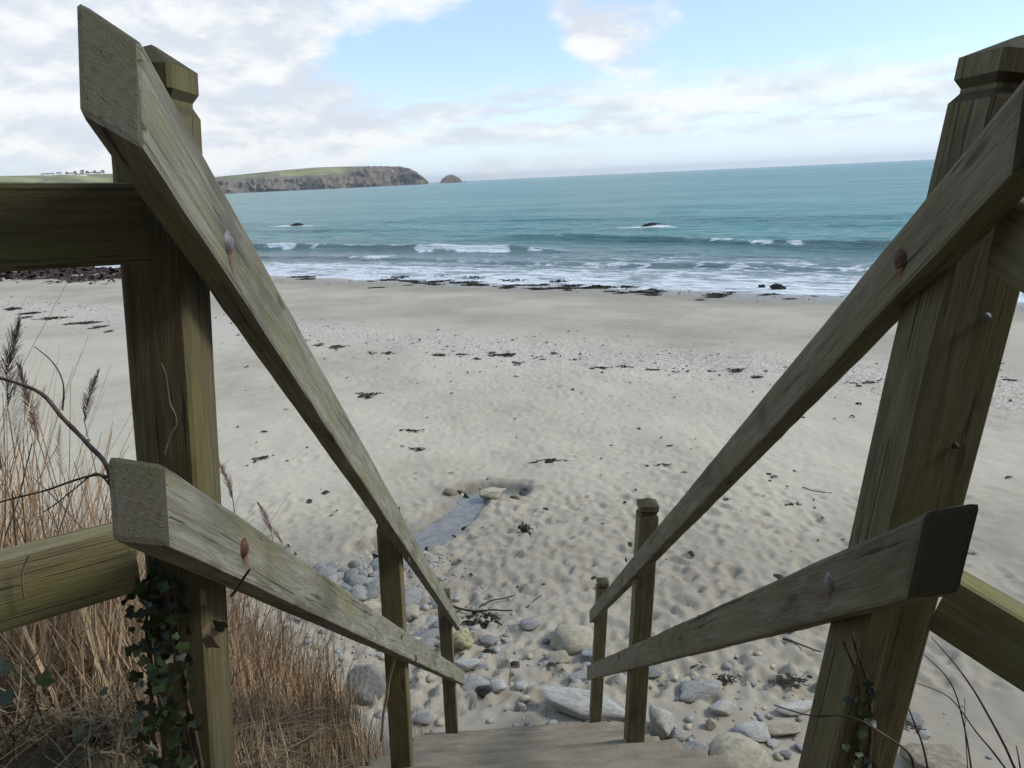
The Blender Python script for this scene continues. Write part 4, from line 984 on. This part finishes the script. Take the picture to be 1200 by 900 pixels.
# thin fringe at the foot of the last left post
spec = []
for _ in range(1500):
    y = rng.uniform(1.3, 5.6); x = -.70 - abs(rng.normal(0, .16)); zb = bankz(x, y); h = rng.uniform(.2, .6)
    spec.append((x, y, zb - .02, h, rng.normal(0, .1)*h, rng.normal(0, .1)*h, rng.uniform(.003, .007)))
tag(blades('reed_fringe', spec, M_reed, 62), 'thin fringe of short dry reeds along the left edge of the steps', 'reeds', kind='stuff')
# dead straw lying at the left edge of the steps
spec = []
for _ in range(2600):
    y = rng.uniform(1.15, 2.6); x = -.60 - abs(rng.normal(0, .2)) ; a_ = rng.uniform(0, 6.28); ln = rng.uniform(.05, .24)
    spec.append((x, y, bankz(x, y) + rng.uniform(0, .07), rng.uniform(.01, .07), math.cos(a_)*ln, math.sin(a_)*ln*.6 - .1*ln, rng.uniform(.003, .007)))
tag(blades('straw_litter', spec, M_straw, 63), 'litter of flattened dead straw along the left edge of the steps', 'straw', kind='stuff')
# bramble and dead stem thicket between the path and the near left post
spec = []
for _ in range(4200):
    x = rng.uniform(-2.3, -.5); y = rng.uniform(.72, 1.75); 
    if x > -.62: continue
    z = bankz(x, y); a_ = rng.uniform(0, 6.28); ln = rng.uniform(.08, .42); h = rng.uniform(.03, .42)*(1 if y > 1.0 else .7)
    spec.append((x, y, z - .02, h, math.cos(a_)*ln, math.sin(a_)*ln*.7, rng.uniform(.0025, .006)))
tag(blades('dead_scrub', spec, M_straw, 64), 'thicket of grey dead stems at the foot of the near left post', 'scrub', kind='stuff')
# standing reeds with plumes
def plume_mesh(seed, L_=.20, droop=.07):
    rs = np.random.default_rng(seed); V = []; Fc = []
    for _ in range(170):
        f_ = rs.random()**.8; z = f_*L_; r_ = .005 + .020*math.sin(min(1, f_*1.1)*math.pi)**.8; a_ = rs.uniform(0, 6.28); ln = rs.uniform(.02, .05); wd = .0009
        x0, y0 = droop*f_*f_, 0; dx_, dy_ = math.cos(a_)*r_ + .012, math.sin(a_)*r_; b_ = len(V)
        V += [(x0, y0 - wd, z), (x0, y0 + wd, z), (x0 + dx_*.7, y0 + dy_*.7 + wd, z + ln*.7), (x0 + dx_*.7, y0 + dy_*.7 - wd, z + ln*.7), (x0 + dx_*1.1, y0 + dy_*1.1, z + ln*.9), (x0 + dx_*1.1, y0 + dy_*1.1 + wd*.5, z + ln*.9)]
        Fc += [(b_, b_+1, b_+2, b_+3), (b_+3, b_+2, b_+5, b_+4)]
    me = mesh_np('plume', V, Fc, False); me.materials.append(M_plume); return me
PL = [plume_mesh(70 + k, .17 + .03*(k % 3), .05 + .02*(k % 2)) for k in range(4)]
for i, (px, py, yy, rz, sc, lab) in enumerate([
    (8, 470, 1.9, 1.2, 1.15, 'dry reed with dark plume rising behind the thick bare branch'),
    (22, 520, 1.8, .6, 1.05, 'dry reed with shaggy plume hanging under the thick bare branch'),
    (44, 512, 2.1, 2.2, .95, 'dry reed with a dark drooping plume right of the shaggy one'),
    (98, 490, 2.3, 1.4, .85, 'lone slender reed with upright plume by the near left post'),
    (44, 490, 2.5, .3, .7, 'short reed plume behind the dark drooping plume'),
    (2, 545, 1.7, 2.8, .9, 'reed plume crossed by a thin bare stem'),
    (75, 560, 2.4, .2, .8, 'pale wispy reed plume leaning left of the near left post'),
    (272, 580, 2.5, 2.6, .75, 'wispy reed plume between the near left post and left upper rail'),
    (318, 620, 2.9, 2.9, .75, 'wispy reed plume under the left upper rail'),
    (330, 632, 3.1, 3.0, .6, 'small wispy reed plume just above the left lower rail')]):
    tip = onY(px, py, yy); bx0 = tip.x + random.uniform(-.08, .08); by0 = yy + random.uniform(-.05, .1); bz0 = bankz(bx0, by0)
    if tip.z < bz0 + .2: tip.z = bz0 + .2
    e = thing('reed', lab, 'reed', (bx0, by0, bz0), 'plumed reeds on the bank')
    tube('stem', [(bx0, by0, bz0 - .02), ((bx0*2 + tip.x)/3 + .01, by0, bz0*.6 + tip.z*.4), tuple(tip)], .0028, .0016, M_palet if i > 6 else M_reed, e, 5, 6)
    o = link('plume', PL[i % 4], None, e); o.location = Vector(tip) - Vector((bx0, by0, bz0)) - Vector((0, 0, .02)); o.rotation_euler = (random.uniform(-.15, .15), random.uniform(-.2, .2), rz); o.scale = (sc,)*3
# bare branches (picture points; each stands at its own distance on the bank)
def twig(name, pxs, r0, r1, mat, label, cat='branch', group=None, parent=None):
    P = [onY(px, py, yy) for px, py, yy in pxs]; o = tube(name, P, r0*.75, r1*.75, mat, parent, 6, 6, .004)
    return tag(o, label, cat, group) if label else o
twig('bare_branch', [(150, 680, 1.12), (137, 610, 1.12), (128, 552, 1.14), (104, 522, 1.2), (76, 492, 1.25), (48, 462, 1.3), (-10, 440, 1.35)], .0062, .0042, M_twig, 'thick bare branch arching over the reeds from behind the near left post')
twig('bare_branch', [(132, 562, 1.14), (108, 559, 1.18), (60, 572, 1.25), (-12, 592, 1.3)], .0036, .002, M_twig, 'thin bare branch curving low across the reeds from the near left post')
twig('bare_branch', [(130, 570, 1.13), (112, 556, 1.2), (88, 572, 1.3), (50, 600, 1.4)], .0026, .0014, M_twig, 'hair-thin twig hooked over the low bare branch')
twig('bare_branch', [(74, 480, 1.3), (74, 450, 1.3), (62, 425, 1.3), (40, 405, 1.3)], .0022, .001, M_twig, 'fine twig rising upright from the thick bare branch')
twig('bare_branch', [(12, 690, 1.4), (4, 640, 1.45), (25, 575, 1.5), (38, 520, 1.5)], .0026, .0016, M_twig, 'dark stem rising through the reed plumes')
twig('bare_branch', [(84, 720, 1.15), (100, 660, 1.3), (95, 620, 1.4), (40, 560, 1.5)], .0024, .0012, M_twig, 'slender stem passing behind the left lower side rail')
twig('bare_branch', [(271, 700, .90), (280, 688, .90), (286, 677, .90), (293, 667, .90)], .0032, .0022, M_twig, 'short broken twig poking past the left lower rail')
twig('reed_stalk', [(447, 868, 2.55), (452, 820, 2.52), (459, 785, 2.45), (471, 745, 2.4)], .0085, .006, M_reed, 'thick brown stalk crossing the left lower rail by the middle post', 'stalk')
twig('bare_branch', [(1200, 925, 1.5), (1165, 850, 1.5), (1130, 790, 1.5), (1092, 748, 1.52)], .0045, .0016, M_twig, 'tallest bare stem bending over right of the near right post')
twig('bare_branch', [(1190, 915, 1.5), (1150, 865, 1.52), (1115, 820, 1.55), (1072, 800, 1.55)], .0036, .0014, M_twig, 'bare stem leaning toward the near right post, below the tallest one')
twig('bare_branch', [(1140, 920, 1.5), (1135, 880, 1.5), (1118, 805, 1.5), (1082, 766, 1.52)], .0036, .0014, M_twig, 'bare stem nearest the right side rail, crossing the others')
twig('bare_branch', [(1135, 915, 1.45), (1132, 870, 1.45), (1131, 818, 1.45)], .0022, .001, M_twig, 'short upright twig between the leaning bare stems')
twig('bare_branch', [(1092, 920, 1.4), (1080, 870, 1.4), (1064, 828, 1.4)], .004, .002, M_twig, 'bare stem hugging the near right post edge')
twig('bare_branch', [(1072, 910, .93), (1066, 886, .93), (1046, 868, .93), (1012, 848, .93), (985, 840, .93), (950, 838, .94), (908, 826, .96)], .0034, .0012, M_twig, 'dark runner trailing across the near right post', 'vine')
twig('bare_branch', [(1196, 905, 1.5), (1193, 888, 1.5), (1190, 874, 1.5)], .003, .0015, M_twig, 'stub of a stem right of the leaning bare stems')

# ivy
def ivy_leaf(name, mat):
    out = [(0, -.1), (.25, -.26), (.55, -.20), (.62, .05), (.78, .34), (.62, .46), (.38, .58), (.22, .85), (0, 1.06), (-.22, .85), (-.38, .58), (-.62, .46), (-.78, .34), (-.62, .05), (-.55, -.20), (-.25, -.26)]
    V = [(0, .25, 0)] + [(x, y, .16*abs(x) - .12*y*y) for x, y in out]
    me = poly_mesh(name, V, [(0, 1 + i, 1 + (i+1) % len(out)) for i in range(len(out))]); me.materials.append(mat)
    me.polygons.foreach_set('use_smooth', [True]*len(me.polygons)); return me
IV = ivy_leaf('leaf', M_ivy); IVD = ivy_leaf('leaf', M_ivyd)
def leaf_on(p, nrm, s, parent, dead=False, par_loc=None):
    o = link('leaf', IVD if dead else IV, None, parent)
    q = nrm.to_track_quat('Z', 'Y') @ __import__('mathutils').Euler((random.gauss(0, .45), random.gauss(0, .45), random.uniform(0, 6.28))).to_quaternion()
    o.rotation_euler = q.to_euler(); o.location = Vector(p) - Vector(parent.location); o.scale = (s,)*3
    return o
IVT = thing('ivy', 'dark green ivy climbing the foot of the near left post', 'ivy', (-.5, .98, CAMZ - 1.0))
rs = random.Random(9)
def lpost(f_, z):          # point across the front face (0 outer .. 1 inner) of the near left post at height z below the eye
    xi = -.467 + (.09/.92)*(z + .82); return Vector((xi - .082*(1 - f_), .985, CAMZ + z))
for k in range(4):
    z0 = -1.05; pts_ = []
    f0 = rs.uniform(.15, .8)
    for j in range(7):
        z = z0 + j*.085; f0 = min(.95, max(.02, f0 + rs.gauss(0, .16))); q = lpost(f0, z); q.y -= .004; pts_.append(tuple(q))
    tube('vine', pts_, .0042, .002, M_twig, IVT, 6, 5, .004)
for k in range(290):
    z = -.98 + .47*rs.random()**1.1; f_ = rs.uniform(-.14, .78 + .2*(rs.random() < .2)); q = lpost(f_, z); q.y = .985 - rs.random()**1.5*.05
    leaf_on(q, Vector((rs.gauss(0, .35), -1, rs.gauss(.35, .3))).normalized(), rs.uniform(.007, .016), IVT, rs.random() < .03)
for q_, s in (((243, 748), .022), ((250, 735), .020), ((262, 735), .018), ((240, 700), .016)):
    leaf_on(onY(*q_, .96), Vector((.3, -1, .2)).normalized(), s, IVT, q_[0] < 255)
for k in range(16):        # leaves edging the outer side of the post higher up
    z = -.30 - .16*rs.random(); q = lpost(-.03, z); q.y = 1.01 + .05*rs.random(); leaf_on(q, Vector((-1, -.4, .2)).normalized(), rs.uniform(.006, .011), IVT)
twig('dead_tendril', [(191, 424, .995), (196, 440, .994), (199, 470, .994), (207, 494, .994), (198, 512, .994), (193, 532, .994)], .0011, .0018, M_palet, 'pale dead ivy tendril clinging to the near left post', 'vine')
twig('dead_tendril', [(34, 650, .87), (27, 672, .868), (29, 705, .868)], .0018, .0014, M_palet, 'pale dead tendril hanging on the left lower side rail', 'vine')
GI = thing('ivy', 'patch of ground ivy among the dead stems left of the near left post', 'ivy', (-1.0, 1.1, CAMZ - .95))
for k in range(230):
    x = rs.uniform(-1.7, -.58); y = rs.uniform(.8, 1.5); z = bankz(x, y) + rs.random()**2*.22
    leaf_on((x, y, z), Vector((rs.gauss(0, .4), -.5, 1)).normalized(), rs.uniform(.014, .030), GI, rs.random() < .06)
RI = thing('ivy', 'sparse dark ivy runner on the foot of the near right post', 'ivy', (.55, .96, CAMZ - 1.2))
for pxs in ([(1018, 905), (1006, 870), (1008, 830), (1003, 790), (988, 752)], [(1015, 900), (1022, 850), (1016, 800), (1003, 760), (998, 738)]):
    tube('vine', [tuple(onY(a_, b_, .966)) for a_, b_ in pxs], .004, .0018, M_twig, RI, 6, 5, .003)
for k in range(34):
    px = rs.gauss(1014, 12); py = rs.uniform(800, 905); q = onY(px, py, .962 - rs.random()*.015)
    leaf_on(q, Vector((rs.gauss(0, .3), -1, .3)).normalized(), rs.uniform(.007, .014), RI)

# ------------------------------------------------------------------ air
bm = bmesh.new(); bmesh.ops.create_cube(bm, size=1)
me = bpy.data.meshes.new('haze'); bm.to_mesh(me); bm.free()
m = bpy.data.materials.new('haze_air'); m.use_nodes = True; t = m.node_tree; t.nodes.clear()
pv = t.nodes.new('ShaderNodeVolumePrincipled'); pv.inputs['Density'].default_value = 6.5e-5; pv.inputs['Color'].default_value = (.90, .94, 1, 1); pv.inputs['Anisotropy'].default_value = .2
ou = t.nodes.new('ShaderNodeOutputMaterial'); t.links.new(pv.outputs[0], ou.inputs['Volume'])
hz = link('haze', me, m); hz.scale = (44000, 44000, 124); hz.location = (0, 0, 54); tag(hz, 'thin sea haze over the bay', 'haze', kind='stuff')
